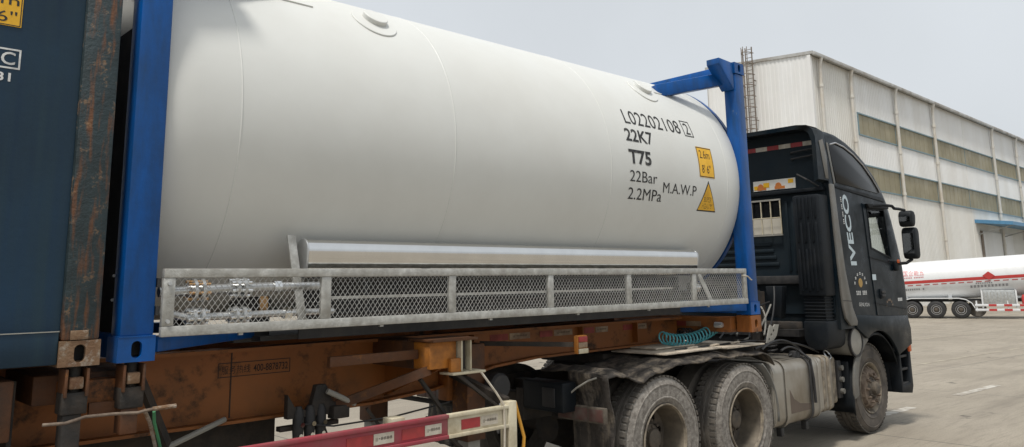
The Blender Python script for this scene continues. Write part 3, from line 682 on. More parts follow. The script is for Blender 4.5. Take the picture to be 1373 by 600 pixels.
# hotline plate painted on the web
pl = obj('hotline_frame', prism_hole(nb(), [(.845, 1.315), (1.335, 1.315), (1.335, 1.405), (.845, 1.405)], [[(.850, 1.320), (1.330, 1.320), (1.330, 1.400), (.850, 1.400)]], .7905, .7895), m_inkd, tr, sm=0)
fy = lambda X, Z, y_: (lambda u, v: (X+u, y_, Z+v))
text('hotline_text', '服务热线', m_inkd, pl, .19, .052, fy(.868, 1.334, .7895))
text('hotline_text', '400-8878732', m_inkd, pl, .24, .046, fy(1.078, 1.336, .7895), .01)
# reflective tape on the gooseneck, alternating red and white
x_ = 2.45
tapes = [(2.30, 2.62, 0), (2.68, 2.92, 1), (3.12, 3.32, 0), (3.34, 3.58, 1), (3.70, 3.86, 0), (3.88, 4.12, 1), (4.28, 4.42, 0), (4.44, 4.62, 1), (4.85, 5.0, 0), (5.02, 5.22, 1)]
for a, c, k in tapes:
    t_o = obj('reflective_tape', bx(nb(), a, c, .7885, .7915, 1.40, 1.452), m_tapd if k else m_taprd, tr)
    if k: text('tape_print', '||•8888', m_inkd, t_o, (c-a)*.7, .018, fy(a+(c-a)*.15, 1.417, .788))
# cross members
for x_ in (-6.8, -5.4, -4.0, -2.6, -1.3, 1.45, 3.2, 4.3):
    zb = 1.18 if x_ < 2 else 1.31
    obj('cross_member', bx(nb(), x_-.05, x_+.05, .812, 1.626, zb, zb+.12, .006), m_orange, tr)
# twin-lock bolster under the joint between the two containers
bo = obj('bolster', bx(nb(), -.30, .22, .22, 2.22, 1.33, 1.4695, .01), m_odark, tr)
obj('bolster_skirt', bx(nb(), -.20, .16, .12, .2195, 1.29, 1.44, .006), m_orange, bo)
obj('bolster_lip', bx(nb(), -.08, .10, .10, .119, 1.27, 1.335, .004), m_odark, bo)
for xc in (-.165, .089):
    lk_ = obj('lock_housing', bx(nb(), xc-.055, xc+.055, .02, .13, 1.30, 1.40, .006), m_grime, bo)
    for dx in (-.052, .040): obj('lock_cheek', bx(nb(), xc+dx, xc+dx+.013, .005, .125, 1.38, 1.508, .003), m_odark, bo)
    obj('lock_shaft', tube(nb(), [(xc, .07, 1.385), (xc, .07, 1.5195)], .030, 12), m_grime, bo)
    obj('lock_nut', bx(nb(), xc-.032, xc+.032, .012, .11, 1.415, 1.47, .008), m_ocast, bo)
    obj('lock_post', bx(nb(), xc-.045, xc+.035, .03, .12, 1.0 if xc < 0 else 1.18, 1.299, .004), m_grime if xc < 0 else m_odark, bo)
hb_ = nb(); tube(hb_, [(-.30, -.01, 1.275), (-.21, -.02, 1.272), (-.12, .0, 1.288), (0.0, .0, 1.286), (.11, -.015, 1.281), (.15, -.02, 1.288), (.19, -.02, 1.292)], .0075, 8)
hd = obj('locking_handle', hb_, m_rimf, tr); obj('handle_grip', tube(nb(), [(.175, -.02, 1.291), (.285, -.03, 1.295)], .0105, 8), m_ocast, hd)
# the big bolster frame beside it, behind the old container's edge
obj('cross_beam', bx(nb(), -.78, -.40, .10, 2.34, 1.20, 1.4695, .01), m_odark, tr)
obj('cross_beam_web', bx(nb(), -.40, -.38, .16, .79, 1.08, 1.46), m_grime, tr)
obj('air_tank', lathe(nb(), [(0, -1.9), (.08, -1.89), (.12, -1.85), (.12, -.72), (.08, -.68), (0, -.67)], (0, .42, 1.02), 'x', 24), m_grime, tr)
for x_ in (-1.6, -.95): obj('tank_strap', lathe(nb(), [(.121, -.02), (.126, -.02), (.126, .02), (.121, .02)], (x_, .42, 1.02), 'x', 24, closed=True), m_black, tr)
obj('dark_filler_box', bx(nb(), -.95, 1.32, .93, 1.52, .50, 1.04, .02), m_grime, tr)  # added dark box, keeps bright ground from showing below the beam
obj('air_tank', lathe(nb(), [(0, -.55), (.10, -.54), (.15, -.48), (.15, 1.05), (.10, 1.10), (0, 1.11)], (0, 1.95, .80), 'x', 24), m_grime, tr)
# ropes, conduit and drooping hoses by the rear bolster
obj('rope', tube(nb(), [(.19, -.0, 1.275), (.205, .03, 1.22), (.25, .08, 1.12), (.30, .14, 1.0), (.33, .2, .9)], .008, 6), m_rope, tr)
obj('rope', tube(nb(), [(.15, .02, 1.285), (.19, .05, 1.22), (.24, .10, 1.1), (.29, .16, .98), (.30, .2, .9)], .010, 6), m_ocast, tr)
obj('brace', bar(nb(), (.15, .16, 1.46), (.42, .42, 1.03), .03, .05), m_grime, tr)
obj('conduit', tube(nb(), [(.40, .50, .985), (.46, .52, 1.0), (.62, .58, 1.035), (.80, .66, 1.07), (.86, .70, 1.078)], .017, 8), m_hoseg, tr)
obj('air_hose', tube(nb(), [(-.2, .05, 1.10), (-.24, .02, .98), (-.22, .02, .86)], .012, 6), m_hose, tr)
# mid-length outrigger with lock and stay
og = obj('outrigger', bx(nb(), 1.98, 2.22, .30, .79, 1.31, 1.49, .008), m_odark, tr)  # darker orange paints in the shadow on the outrigger's side
obj('outrigger_head', bx(nb(), 1.985, 2.215, .12, .2995, 1.312, 1.488, .008), m_orange2, og)
obj('outrigger_cap', bx(nb(), 1.97, 2.36, .06, .34, 1.4905, 1.508, .004), m_odark, og)
obj('outrigger_plate', bx(nb(), 2.14, 2.235, .085, .119, 1.285, 1.375, .004), m_orange2, og)
for dx in (.075, .155): obj('lock_cheek', bx(nb(), 2.15+dx, 2.162+dx, .08, .2, 1.29, 1.49), m_cream, og)
obj('lock_shaft', tube(nb(), [(2.275, .13, 1.30), (2.275, .13, 1.49)], .02, 10), m_grime, og)
obj('lock_foot', bx(nb(), 2.13, 2.42, .05, .2, 1.268, 1.284, .004), m_cream, og)
obj('outrigger_gusset', prism(nb(), [(.79, 1.08), (.79, 1.31), (.14, 1.31)], 2.09, 2.11, 'x'), m_orange, og)
bd = nb(); bar(bd, (1.52, .62, 1.07), (2.02, .16, 1.31), .07, .06); obj('diagonal_stay', bd, m_odark, tr)  # stay and flap are darkened too, as part of the painted shadow
obj('side_flap', bx(nb(), 1.30, 1.97, .22, .26, 1.38, 1.44, .004), m_odark, tr)
for p, q_ in (((2.2, .1, 1.27), (2.52, .05, 1.03)), ((1.98, .22, 1.25), (2.2, .2, .98)), ((1.75, .5, 1.06), (1.98, .4, .72)), ((1.45, .6, 1.05), (1.62, .5, .55)), ((2.1, .3, .98), (2.55, .3, .62))):
    obj('strut', bar(nb(), p, q_, .035, .02), m_grime, tr)
obj('strap', tube(nb(), [(2.36, .03, 1.272), (2.46, -.01, 1.13), (2.50, -.035, 1.055), (2.505, -.04, .9), (2.505, -.03, .6)], .008, 6), m_tapw, tr)
obj('wire', tube(nb(), [(1.25, .55, 1.02), (1.5, .5, .98), (1.9, .4, 1.0), (2.3, .3, 1.06)], .006, 6), m_hose, tr)
# valve group under the beam
vg = obj('valve_bracket', bx(nb(), 1.18, 1.60, .60, .66, .97, 1.00, .004), m_grime, tr)
prb = nb(); prism(prb, [(1.20, 1.05), (1.20, 1.20), (1.25, 1.12), (1.36, 1.08), (1.40, 1.24), (1.47, 1.24), (1.52, 1.13), (1.62, 1.09), (1.62, 1.05)], .55, .60, 'y', .003); obj('valve_plate', prb, m_grime, vg)
for x_ in (1.28, 1.36, 1.44):
    obj('valve_body', lathe(nb(), [(0, .90), (.03, .90), (.035, .97), (.035, 1.08), (.02, 1.12), (0, 1.12)], (x_, .56, 0), 'z', 12), m_black, vg)
    obj('fitting', tube(nb(), [(x_, .515, .945), (x_, .53, .945)], .013, 8), m_inox, vg)
    obj('fitting', tube(nb(), [(x_+.01, .515, 1.01), (x_+.01, .53, 1.01)], .015, 8), m_inox, vg)
obj('valve_box', bx(nb(), 1.50, 1.62, .50, .58, 1.02, 1.10, .006), m_grime, vg)
obj('stay_tube', tube(nb(), [(1.46, .52, 1.20), (1.66, .5, 1.10)], .018, 8), m_hoseg, vg)
# side guard rail with tape
sgd = obj('side_guard', bx(nb(), -.9, 2.02, -.030, .0, .895, 1.045, .006), m_guardr, tr)
obj('guard_end', bx(nb(), 2.0205, 2.545, -.030, .0, .895, 1.045, .006), m_cream, sgd)
for z_ in (.895, 1.02):
    obj('guard_lip', bx(nb(), -.9, 2.02, -.042, -.0305, z_, z_+.024, .003), m_guardr, sgd)
    obj('guard_lip', bx(nb(), 2.0205, 2.545, -.042, -.0305, z_, z_+.024, .003), m_cream, sgd)
for a, c, mm_, tx in ((.55, .72, m_tapw, 1), (.74, .95, m_tapr, 0), (1.27, 1.45, m_tapr, 0), (1.455, 1.60, m_tapw, 1), (1.66, 1.83, m_tapr, 0), (1.835, 1.965, m_tapw, 1), (2.13, 2.29, m_tapr, 0), (2.30, 2.45, m_tapw, 1)):
    t_o = obj('reflective_tape', bx(nb(), a, c, -.0335, -.0305, .935, .998), mm_, sgd)
    if tx: text('tape_print', '||•8888', m_inkd, t_o, (c-a)*.8, .022, fy(a+(c-a)*.1, .955, -.0342))
obj('guard_post', bx(nb(), 2.5455, 2.625, -.038, .05, .52, 1.065, .006), m_cream, sgd)
obj('guard_hanger', bar(nb(), (2.58, .02, 1.06), (2.62, .75, 1.22), .05, .05), m_grime, sgd)
obj('guard_plate', bx(nb(), 1.62, 1.72, .02, .12, .90, 1.06, .004), m_cream, sgd)
obj('yellow_strap', tube(nb(), [(2.66, .02, 1.05), (2.70, .02, .93), (2.745, .02, .80), (2.735, .02, .72)], .012, 8), m_ylw, tr)
# landing leg and its gear
for yl in (.58, 1.86):
    lgo = obj('landing_leg', bx(nb(), 2.62, 2.80, yl-.09, yl+.09, .72, 1.42, .01), m_odark, tr)
    obj('inner_leg', bx(nb(), 2.65, 2.77, yl-.06, yl+.06, .36, .7195, .006), m_hoseg, lgo)
    obj('foot', bx(nb(), 2.57, 2.85, yl-.14, yl+.14, .31, .3595, .01), m_black, lgo)
    obj('leg_mount', bx(nb(), 2.58, 2.84, min(yl+.091, .80) if yl < 1 else 1.65, .79 if yl < 1 else yl-.091, 1.0, 1.42, .006), m_orange, lgo)
obj('gear_cover', lathe(nb(), [(0, -.09), (.085, -.09), (.10, -.07), (.10, .0), (0, 0)], (2.86, .46, 1.10), 'y', 20), m_black, tr)
obj('crank_shackle', tube(nb(), [(2.78+.03*math.sin(a), .34, .99+.03*math.cos(a)) for a in (0, .7, 1.4, 2.1, 2.8, 3.5, 4.2, 4.9)], .008, 6), m_pipe, tr)
obj('gear_shaft', tube(nb(), [(2.71, .67, .95), (2.71, 1.77, .95)], .02, 8), m_black, tr)
# pendant marker lamp on its arm
obj('lamp_arm', bar(nb(), (2.93, .70, 1.40), (3.42, .14, 1.385), .03, .035), m_grime, tr)
ml = obj('marker_lamp', bx(nb(), 3.40, 3.52, .08, .12, 1.315, 1.455, .008), m_orange2, tr)
obj('lamp_lens', bx(nb(), 3.41, 3.51, .070, .0795, 1.405, 1.447, .004), m_tapr, ml)
obj('lamp_reflector', bx(nb(), 3.41, 3.51, .072, .0795, 1.362, 1.402, .003), m_tapd, ml)
obj('lamp_weight', bx(nb(), 3.405, 3.515, .066, .0795, 1.317, 1.355, .006), m_cream, ml)
# front bolster with end castings, tape and lamp on its rear face
fbo = obj('front_bolster', bx(nb(), 5.78, 5.98, .18, 2.26, 1.35, 1.498, .006), m_orange, tr)
for y_ in (.0, 2.276): casting_obj(m_orange, tr, 5.87, 6.062, y_, y_+.162, 1.352, 1.512, y_ < 1)
for a, c, k in ((.52, .70, 1), (.70, .92, 0), (.92, 1.10, 1), (1.10, 1.2, 0)):
    obj('reflective_tape', bx(nb(), 5.776, 5.7795, a, c, 1.40, 1.45), m_tapd if k else m_taprd, fbo)
obj('marker_lamp', lathe(nb(), [(0, -.03), (.022, -.025), (.03, 0), (.03, .06), (0, .075)], (5.76, .28, 1.42), 'y', 14), m_alu, tr)
obj('king_pin_plate', bx(nb(), 4.3, 5.74, .83, 1.61, 1.235, 1.262, .004), m_grime, tr)
# rear bogie: three axles
def lorry_tyre(R, W, n_=48, treads=44):
    """tyre about the y axis, outer face at y=0, reaching inwards to y=W"""
    b_ = nb()
    lathe(b_, [(.293, .035), (.315, .012), (.345, .003), (.350, -.002), (.358, -.002), (.363, .002), (.42, -.002), (.452, .001), (.456, -.003), (.463, -.003), (.467, .004), (R-.040, .014), (R-.028, .024), (R-.012, .040), (R-.010, W*.5), (R-.012, W-.04), (R-.030, W-.022), (.42, W+.004), (.36, W), (.293, W-.035)], (0, 0, 0), 'y', n_)
    return b_
def tread_bm(R, W, treads=58):
    b_ = nb()
    for k in range(treads):
        a = 2*math.pi*k/treads; ca, sa = math.cos(a), math.sin(a); tg = V((-sa, 0, ca)); rd = V((ca, 0, sa))
        for ya, yb in ((.022, W*.30), (W*.70, W-.022)):
            bar(b_, rd*(R-.009)+V((0, ya, 0)), rd*(R-.009)+tg*.0+V((0, yb, 0)), .036, .014, up=tuple(rd))
    for ya in (W*.33, W*.52):
        lathe(b_, [(R-.012, ya), (R, ya+.004), (R, ya+W*.12), (R-.012, ya+W*.125)], (0, 0, 0), 'y', 60)
    return b_
def move(bm, c): bmesh.ops.translate(bm, verts=bm.verts, vec=V(c)); return bm
def holes_disc(b_, r_in, r_out, y, n_h, hr_, thick=.012):
    """steel disc with round hand holes"""
    t = nb(); es = []
    def loop(cx, cz, r, k):
        vv = [t.verts.new((cx+r*math.cos(2*math.pi*i/k), y, cz+r*math.sin(2*math.pi*i/k))) for i in range(k)]
        return [t.edges.new((vv[i], vv[(i+1) % k])) for i in range(k)]
    es += loop(0, 0, r_out, 48); es += loop(0, 0, r_in, 32)
    rm = (r_in+r_out)/2
    for k in range(n_h): es += loop(rm*math.cos(2*math.pi*(k+.3)/n_h), rm*math.sin(2*math.pi*(k+.3)/n_h), hr_, 14)
    bmesh.ops.triangle_fill(t, use_beauty=True, use_dissolve=False, edges=es)
    r = bmesh.ops.extrude_face_region(t, geom=list(t.faces))
    for g_ in r['geom']:
        if isinstance(g_, bmesh.types.BMVert): g_.co.y += thick
    bmesh.ops.recalc_face_normals(t, faces=t.faces); return join(b_, t)
def nuts(b_, n_, rad, y0, y1, r_):
    for k in range(n_):
        a = 2*math.pi*k/n_; lathe(b_, [(0, y0), (r_*.8, y0), (r_, y0+.01), (r_, y1)], (rad*math.cos(a), 0, rad*math.sin(a)), 'y', 6)
    return b_
RW = .535
def rear_wheel_meshes():
    out = {}
    out['tyre'] = lorry_tyre(RW, .29); out['tread'] = tread_bm(RW, .29)
    rim = nb(); lathe(rim, [(.286, .028), (.280, .05), (.272, .09), (.266, .16), (.262, .222), (.235, .230)], (0, 0, 0), 'y', 56)
    out['rim'] = rim
    lip = nb(); lathe(lip, [(.293, .034), (.304, .012), (.299, .0), (.290, .002), (.2862, .028)], (0, 0, 0), 'y', 56); out['rim_lip'] = lip
    disc = nb(); holes_disc(disc, .115, .250, .215, 8, .036); nuts(disc, 10, .150, .180, .217, .016); out['disc'] = disc
    hub = nb(); lathe(hub, [(0, .115), (.07, .115), (.082, .122), (.088, .15), (.105, .155), (.118, .17), (.118, .24), (0, .24)], (0, 0, 0), 'y', 32); nuts(hub, 8, .098, .14, .158, .009); out['hub'] = hub
    return out
def add_wheel(parent, parts, mats_, c, mirror=False):
    def fin(b_):
        if mirror:
            for v in b_.verts: v.co.y = -v.co.y
            bmesh.ops.reverse_faces(b_, faces=b_.faces)
        return move(b_, c)
    hub = obj('wheel', fin(parts['hub']), mats_['hub'], parent)
    for k in parts:
        if k != 'hub': obj({'disc': 'wheel_disc'}.get(k, k), fin(parts[k]), mats_[k], hub)
    return hub
MR = {'tyre': m_side, 'tread': m_rubber, 'rim_lip': m_rim, 'rim': m_rimb, 'disc': m_rimd, 'hub': m_rimd}
for q in range(3):
    xw = -4.2-q*1.31
    for y_, mi in ((.02, False), (2.418, True)):
        add_wheel(tr, rear_wheel_meshes(), MR, (xw, y_, RW), mi)
    obj('axle', tube(nb(), [(xw, .25, RW), (xw, 2.19, RW)], .075, 10), m_grime, tr)
    for y_ in (.80, 1.638): obj('spring_hanger', prism(nb(), [(xw-.55, 1.049), (xw+.55, 1.049), (xw+.12, .60), (xw-.12, .60)], y_-.05, y_+.05, 'y'), m_grime, tr)

# ------------------------------------------------------------------ tractor truck
tt = thing('tractor_truck', 'dark navy three-axle tractor truck with high roof and dusty wheels', 'truck', (6.6, 1.219, 0))
YS, CY, HW = -.03, 1.219, 1.249
# chassis
for y_ in (.80, 1.638): obj('frame_rail', bx(nb(), 3.45, 9.75, y_-.04, y_+.04, .74, 1.0, .006), m_grime, tt)
for x_ in (3.52, 4.2, 5.07, 5.9, 6.8, 7.7, 9.5): obj('frame_cross', bx(nb(), x_-.06, x_+.06, .842, 1.596, .78, .96, .006), m_grime, tt)
obj('rear_cross_box', bx(nb(), 3.45, 3.62, .30, .758, .84, 1.075, .02), m_plast, tt)
obj('rear_panel', bx(nb(), 3.435, 3.4495, .38, .52, .88, 1.03, .01), m_black, tt)
obj('fifth_wheel', bx(nb(), 4.55, 5.55, .80, 1.638, 1.10, 1.20, .02), m_grime, tt)
obj('fifth_wheel_stand', bx(nb(), 4.8, 5.35, .76, 1.68, 1.001, 1.099), m_grime, tt)
for xw in (4.42, 5.72):
    for y_, mi in ((.02, False), (2.418, True)): add_wheel(tt, rear_wheel_meshes(), MR, (xw, y_, RW), mi)
    for y_ in (.345, 2.093):
        it = lorry_tyre(RW, .27) if y_ < 1 else lorry_tyre(RW, .27)
        obj('inner_tyre', move(it, (xw, y_ if y_ < 1 else y_-.27, RW)), m_rubber, tt)
    obj('drive_axle', tube(nb(), [(xw, .25, RW), (xw, 2.19, RW)], .09, 12), m_grime, tt)
    obj('differential', lathe(nb(), [(0, -.26), (.15, -.22), (.23, 0), (.15, .2), (0, .26)], (xw, CY, RW+.02), 'x', 20), m_grime, tt)
    for y_ in (.80, 1.638): obj('leaf_spring', prism(nb(), [(xw-.62, .76), (xw-.5, .74), (xw, .65), (xw+.5, .74), (xw+.62, .76), (xw+.5, .69), (xw, .60), (xw-.5, .69)], y_-.045, y_+.045, 'y'), m_grime, tt)
# front wheels
def front_wheel():
    out = {}; W = .30
    out['tyre'] = lorry_tyre(RW, W); out['tread'] = tread_bm(RW, W)
    rim = nb(); lathe(rim, [(.293, .034), (.305, .012), (.298, .004), (.286, .012), (.275, .04), (.268, .07)], (0, 0, 0), 'y', 56); out['rim'] = rim
    disc = nb(); lathe(disc, [(.268, .07), (.25, .072), (.235, .03), (.215, -.004), (.14, -.012), (.13, .02)], (0, 0, 0), 'y', 48)
    nuts(disc, 10, .165, -.045, .0, .018)
    for k in range(10):
        a = 2*math.pi*(k+.5)/10; bx_ = nb(); bar(bx_, (.212*math.cos(a), -.004, .212*math.sin(a)), (.242*math.cos(a), .034, .242*math.sin(a)), .032, .012, up=(math.cos(a), -1, math.sin(a))); me = bpy.data.meshes.new('t'); bx_.to_mesh(me); bx_.free(); disc.from_mesh(me); bpy.data.meshes.remove(me)
    out['disc'] = disc
    hub = nb(); lathe(hub, [(0, -.085), (.05, -.085), (.075, -.07), (.085, -.03), (.10, -.02), (.125, .0), (.132, .03), (0, .03)], (0, 0, 0), 'y', 32); nuts(hub, 8, .106, -.035, -.01, .01); out['hub'] = hub
    return out
MF = {'tyre': m_side2, 'tread': m_rubber, 'rim': m_rim, 'disc': m_rimf, 'hub': m_rimd}
FX = 8.74
for y_, mi in ((.095, False), (2.343, True)): add_wheel(tt, front_wheel(), MF, (FX, y_, RW), mi)
obj('front_axle', bx(nb(), FX-.06, FX+.06, .35, 2.09, .42, .54, .01), m_grime, tt)
# cab shell: side outline carried across with rounded front corners and roof edge
prof = [(7.78, 1.28), (7.78, 2.2), (7.78, 2.95), (7.78, 3.50), (7.90, 3.545), (8.10, 3.535), (8.35, 3.48), (8.60, 3.395), (8.85, 3.28), (9.08, 3.13), (9.26, 2.97), (9.38, 2.82),
        (9.46, 2.66), (9.56, 2.42), (9.65, 2.18), (9.70, 2.02), (9.74, 1.75), (9.75, 1.45), (9.74, 1.28)]
wf = [0, 0, 0, 0, .02, .05, .12, .22, .36, .55, .75, .9, 1, 1, 1, 1, 1, 1, 1]
wz = [0, 0, 0, 1, 1, 1, 1, 1, .9, .75, .55, .35, .15, 0, 0, 0, 0, 0, 0]
ds = [0, .006, .02, .045, .08, .13, .20, .30, .42, .60, .9, 1.249]
st = [YS+d for d in ds]+[YS+2*HW-d for d in ds[-2::-1]]
def bul(d, r): return 1-(1-math.sqrt(max(0, 1-(1-min(d/r, 1))**2)))
def cabpt(k, i):
    d = min(st[i]-YS, YS+2*HW-st[i]); px, pz = prof[k]
    return V((px+wf[k]*.30*bul(d, .5), st[i], pz+wz[k]*.085*bul(d, .16)))
WS0, WS1, W0, W1 = 12, 15, 5, len(st)-6               # windscreen rows and stations
b_ = nb()
vv = [[b_.verts.new(cabpt(k, i)) for i in range(len(st))] for k in range(len(prof))]
for k in range(len(prof)-1):
    for i in range(len(st)-1):
        if WS0 <= k < WS1 and W0 <= i < W1: continue
        b_.faces.new((vv[k][i], vv[k+1][i], vv[k+1][i+1], vv[k][i+1]))
for i in range(len(st)-1): b_.faces.new((vv[0][i], vv[0][i+1], vv[-1][i+1], vv[-1][i]))
win = [(8.79, 2.235), (8.77, 2.70), (9.265, 2.715), (9.36, 2.115)]
for y_ in (YS, YS+2*HW): prism_hole(b_, prof, [win], y_, y_)
bmesh.ops.remove_doubles(b_, verts=b_.verts, dist=1e-4); bmesh.ops.recalc_face_normals(b_, faces=b_.faces)
cab = obj('cab', b_, m_cab, tt, sm=40)
obj('windscreen', grid(nb(), WS1-WS0+1, W1-W0+1, lambda k, i: cabpt(WS0+k, W0+i)), m_glass, tt)
obj('dashboard', bx(nb(), 9.2, 9.72, .25, 2.2, 1.75, 2.06, .05), m_seat, tt)
for y_ in (.40, 1.55): obj('driver_seat' if y_ > 1 else 'passenger_seat', bx(nb(), 8.15, 8.7, y_, y_+.5, 1.5, 1.95, .06), m_seat, tt)
# door with window, handle, mirror arm
door_o = [(8.645, 2.78), (8.70, 2.2), (8.79, 1.40), (9.68, 1.37), (9.695, 1.75), (9.655, 2.02), (9.52, 2.40), (9.36, 2.765)]
dr_ = nb(); prism_hole(dr_, door_o, [win], YS-.010, YS-.0005)
door = obj('door', dr_, m_cab, tt, sm=30)
obj('door_window', prism_hole(nb(), win, [], YS+.012, YS+.012), m_glass, door)
obj('window_seal', prism_hole(nb(), [(8.772, 2.215), (8.75, 2.718), (9.28, 2.733), (9.382, 2.092)], [win], YS-.016, YS-.0105), m_plast, door)
obj('rain_visor', prism(nb(), [(8.68, 2.775), (9.36, 2.785), (9.33, 2.735), (8.74, 2.72)], YS-.055, YS-.0165, 'y', .008), m_plast, door)
obj('door_handle', bx(nb(), 8.90, 9.01, YS-.034, YS-.0105, 1.60, 1.72, .01), m_plast, door)
for z_ in (1.61, 1.655): obj('handle_bar', bx(nb(), 8.905, 9.005, YS-.048, YS-.0345, z_+.012, z_+.042, .004), m_black, door)
obj('door_crease', prism(nb(), [(8.755, 1.56), (9.69, 1.46), (9.69, 1.445), (8.757, 1.545)], YS-.017, YS-.0105, 'y'), m_plast, door)
obj('belt_crease', prism(nb(), [(8.70, 2.12), (9.60, 2.02), (9.605, 2.006), (8.702, 2.105)], YS-.0165, YS-.0105, 'y'), m_plast, door)
pw = obj('far_door_window', prism_hole(nb(), win, [], YS+2*HW-.012, YS+2*HW-.012), m_glass, tt)
# side of the roof: gloss panel in a bright trim arch
pan = [(7.965, 2.99), (7.845, 3.415), (8.0, 3.45), (8.22, 3.425), (8.48, 3.355), (8.74, 3.245), (8.98, 3.10), (9.16, 2.965), (9.18, 2.935)]
obj('roof_side_panel', prism(nb(), pan, YS-.009, YS-.0005, 'y', .002), m_gloss, tt)
arch = [(p[0]+.018, YS-.010, p[1]+.028) for p in pan[1:-1]]
obj('roof_trim', tube(nb(), arch+[(9.21, YS-.010, 2.95)], .010, 6), m_trim, tt)
obj('side_moulding', prism(nb(), [(7.93, 2.955), (9.30, 2.885), (9.34, 2.84), (9.33, 2.83), (7.92, 2.925)], YS-.012, YS-.0005, 'y', .003), m_plast, tt)
obj('corner_strip', prism(nb(), [(7.785, 3.46), (7.83, 3.46), (7.945, 2.99), (7.90, 2.96)], YS-.007, YS-.0005, 'y', .002), m_fin, tt)  # paler strip paints in the reflection along the cab's rear corner
# lettering and emblem on the cab side
def vert(X, Z, dx=0.): return lambda u, v: (X-v+.10*(0-u)/.84*dx, YS-.0022, Z+u)
text('maker_lettering', 'IVECO', m_letterb, tt, .85, .165, vert(8.345, 2.01, 1.), .03)
bs = nb()
for k in range(15):
    z_ = 2.50+k*.022; xx = 8.105-.10*(z_-2.0)/.84+.035
    if k % 4 != 3: bx(bs, xx, xx+.022, YS-.0022, YS-.0005, z_, z_+.014)
obj('small_print', bs, m_letter, tt, sm=0)
bs = nb()
for k in range(7):
    a = math.radians(14+k*25.3); cx_, cz_ = 8.40+.165*math.cos(a), 1.765+.15*math.sin(a)
    for q in range(2): bx(bs, cx_-.017, cx_+.017, YS-.0022, YS-.0005, cz_-.016+q*.018, cz_-.008+q*.018)
    bx(bs, cx_-.005, cx_+.003, YS-.0028, YS-.0023, cz_-.018, cz_+.016)
obj('arched_print', bs, m_letter, tt, sm=0)
obj('emblem', lathe(nb(), [(0, -.004), (.05, -.004), (.055, -.0005)], (8.40, YS, 1.80), 'y', 20), m_gold, tt)
bs = nb()
for k in range(7):
    if k == 3: continue
    xx = 8.26+k*.043
    for q in range(3): bx(bs, xx, xx+.03, YS-.0022, YS-.0005, 1.660+q*.017, 1.669+q*.017)
    bx(bs, xx+.012, xx+.019, YS-.0026, YS-.0023, 1.655, 1.71)
obj('small_print', bs, m_letter, tt, sm=0)
text('model_lettering', 'GENLYON', m_letter, tt, .29, .042, lambda u, v: (8.30+u, YS-.0022, 1.527+v-u*.04))
def doormark(cx_, cz_, s_):
    bs = nb()
    for k in range(6):
        a = math.radians(20+k*28); bx(bs, cx_+s_*math.cos(a)-.02, cx_+s_*math.cos(a)+.02, YS-.0125, YS-.0105, cz_+s_*math.sin(a)-.014, cz_+s_*math.sin(a)+.014)
    return bs
obj('arched_print', doormark(9.18, 1.43+.05, .10), m_rimf, door, sm=0)
obj('door_sticker', bx(nb(), 8.735, 8.84, YS-.0125, YS-.0105, 1.83, 1.90), m_letterb, door)
bs = nb()
for k in range(4): bx(bs, 9.46+k*.037, 9.486+k*.037, YS-.0125, YS-.0105, 1.555, 1.595)
obj('door_print', bs, m_letter, door, sm=0)
# side fin down the rear corner
fin_ = [(7.755, 2.96), (7.845, 2.96), (7.89, 2.45), (7.95, 1.95), (8.06, 1.52), (8.16, 1.36), (8.14, 1.31), (7.97, 1.315), (7.86, 1.40), (7.815, 1.55), (7.79, 1.9), (7.765, 2.4)]
obj('side_fin', prism(nb(), fin_, YS-.035, YS-.002, 'y', .010), m_fin, tt)
obj('fin_line', prism(nb(), [(7.80, 1.612), (8.05, 1.596), (8.05, 1.588), (7.80, 1.604)], YS-.0365, YS-.0355, 'y'), m_black, tt)
# lower skirt over the front wheel, fender, steps, bumper
arcp = [(FX+.66*math.cos(math.radians(a)), .56+.66*math.sin(math.radians(a))) for a in range(30, 125, 8)]
sk_ = [(8.17, 1.30), (8.10, 1.37), (8.17, 1.43), (8.78, 1.395), (9.70, 1.365), (9.775, 1.20), (9.76, 1.02), (9.45, .98)]
skp = [(8.17, 1.275)]+[(8.10, 1.37), (8.17, 1.43), (8.78, 1.395), (9.70, 1.365), (9.775, 1.20), (9.76, 1.0)]+arcp
obj('cab_skirt', prism(nb(), skp, YS-.02, YS+.02, 'y', .006), m_cab, tt)
obj('cab_skirt', prism(nb(), skp, YS+2*HW-.02, YS+2*HW+.02, 'y', .006), m_cab, tt)
for y0, y1 in ((-.0, .40), (2.04, 2.44)):
    fn = nb()
    A = [math.radians(a) for a in range(22, 206, 8)]
    def ff(i, j):
        a = A[i]; r_ = .635 if a < 2.6 else .635+.12*(a-2.6)
        return (FX+r_*math.cos(a), (y0, y0+.02, y1)[j], .56+r_*math.sin(a)-(.03 if j == 0 else 0))
    grid(fn, len(A), 3, ff); o = obj('front_fender', fn, m_plast, tt)
    ar = [(FX+q_*math.cos(math.radians(a)), .56+q_*math.sin(math.radians(a))) for q_, rg in ((.60, range(112, 188, 6)), (.72, range(186, 110, -6))) for a in rg]
    if y0 < 1: obj('fender_flange', prism(nb(), ar, -.012, .012, 'y', .004), m_fin, tt)
    md = o.modifiers.new('t', 'SOLIDIFY'); md.thickness = .015
mud_unused = [(8.30, 1.28), (8.36, 1.24), (8.17, 1.02), (8.10, .76), (8.095, .50), (8.03, .50), (8.02, .78), (8.06, 1.02), (8.16, 1.20)]
obj('mud_flap', bx(nb(), 8.03, 8.06, .051, .40, .40, .90, .006), m_plast, tt)
bp_ = nb(); prism(bp_, [(9.36, .42), (9.74, .38), (9.86, .46), (9.90, .75), (9.88, 1.16), (9.74, 1.235), (9.62, 1.235), (9.56, 1.02), (9.40, .96)], .10, 2.34, 'y', .03); obj('bumper', bp_, m_plast, tt)
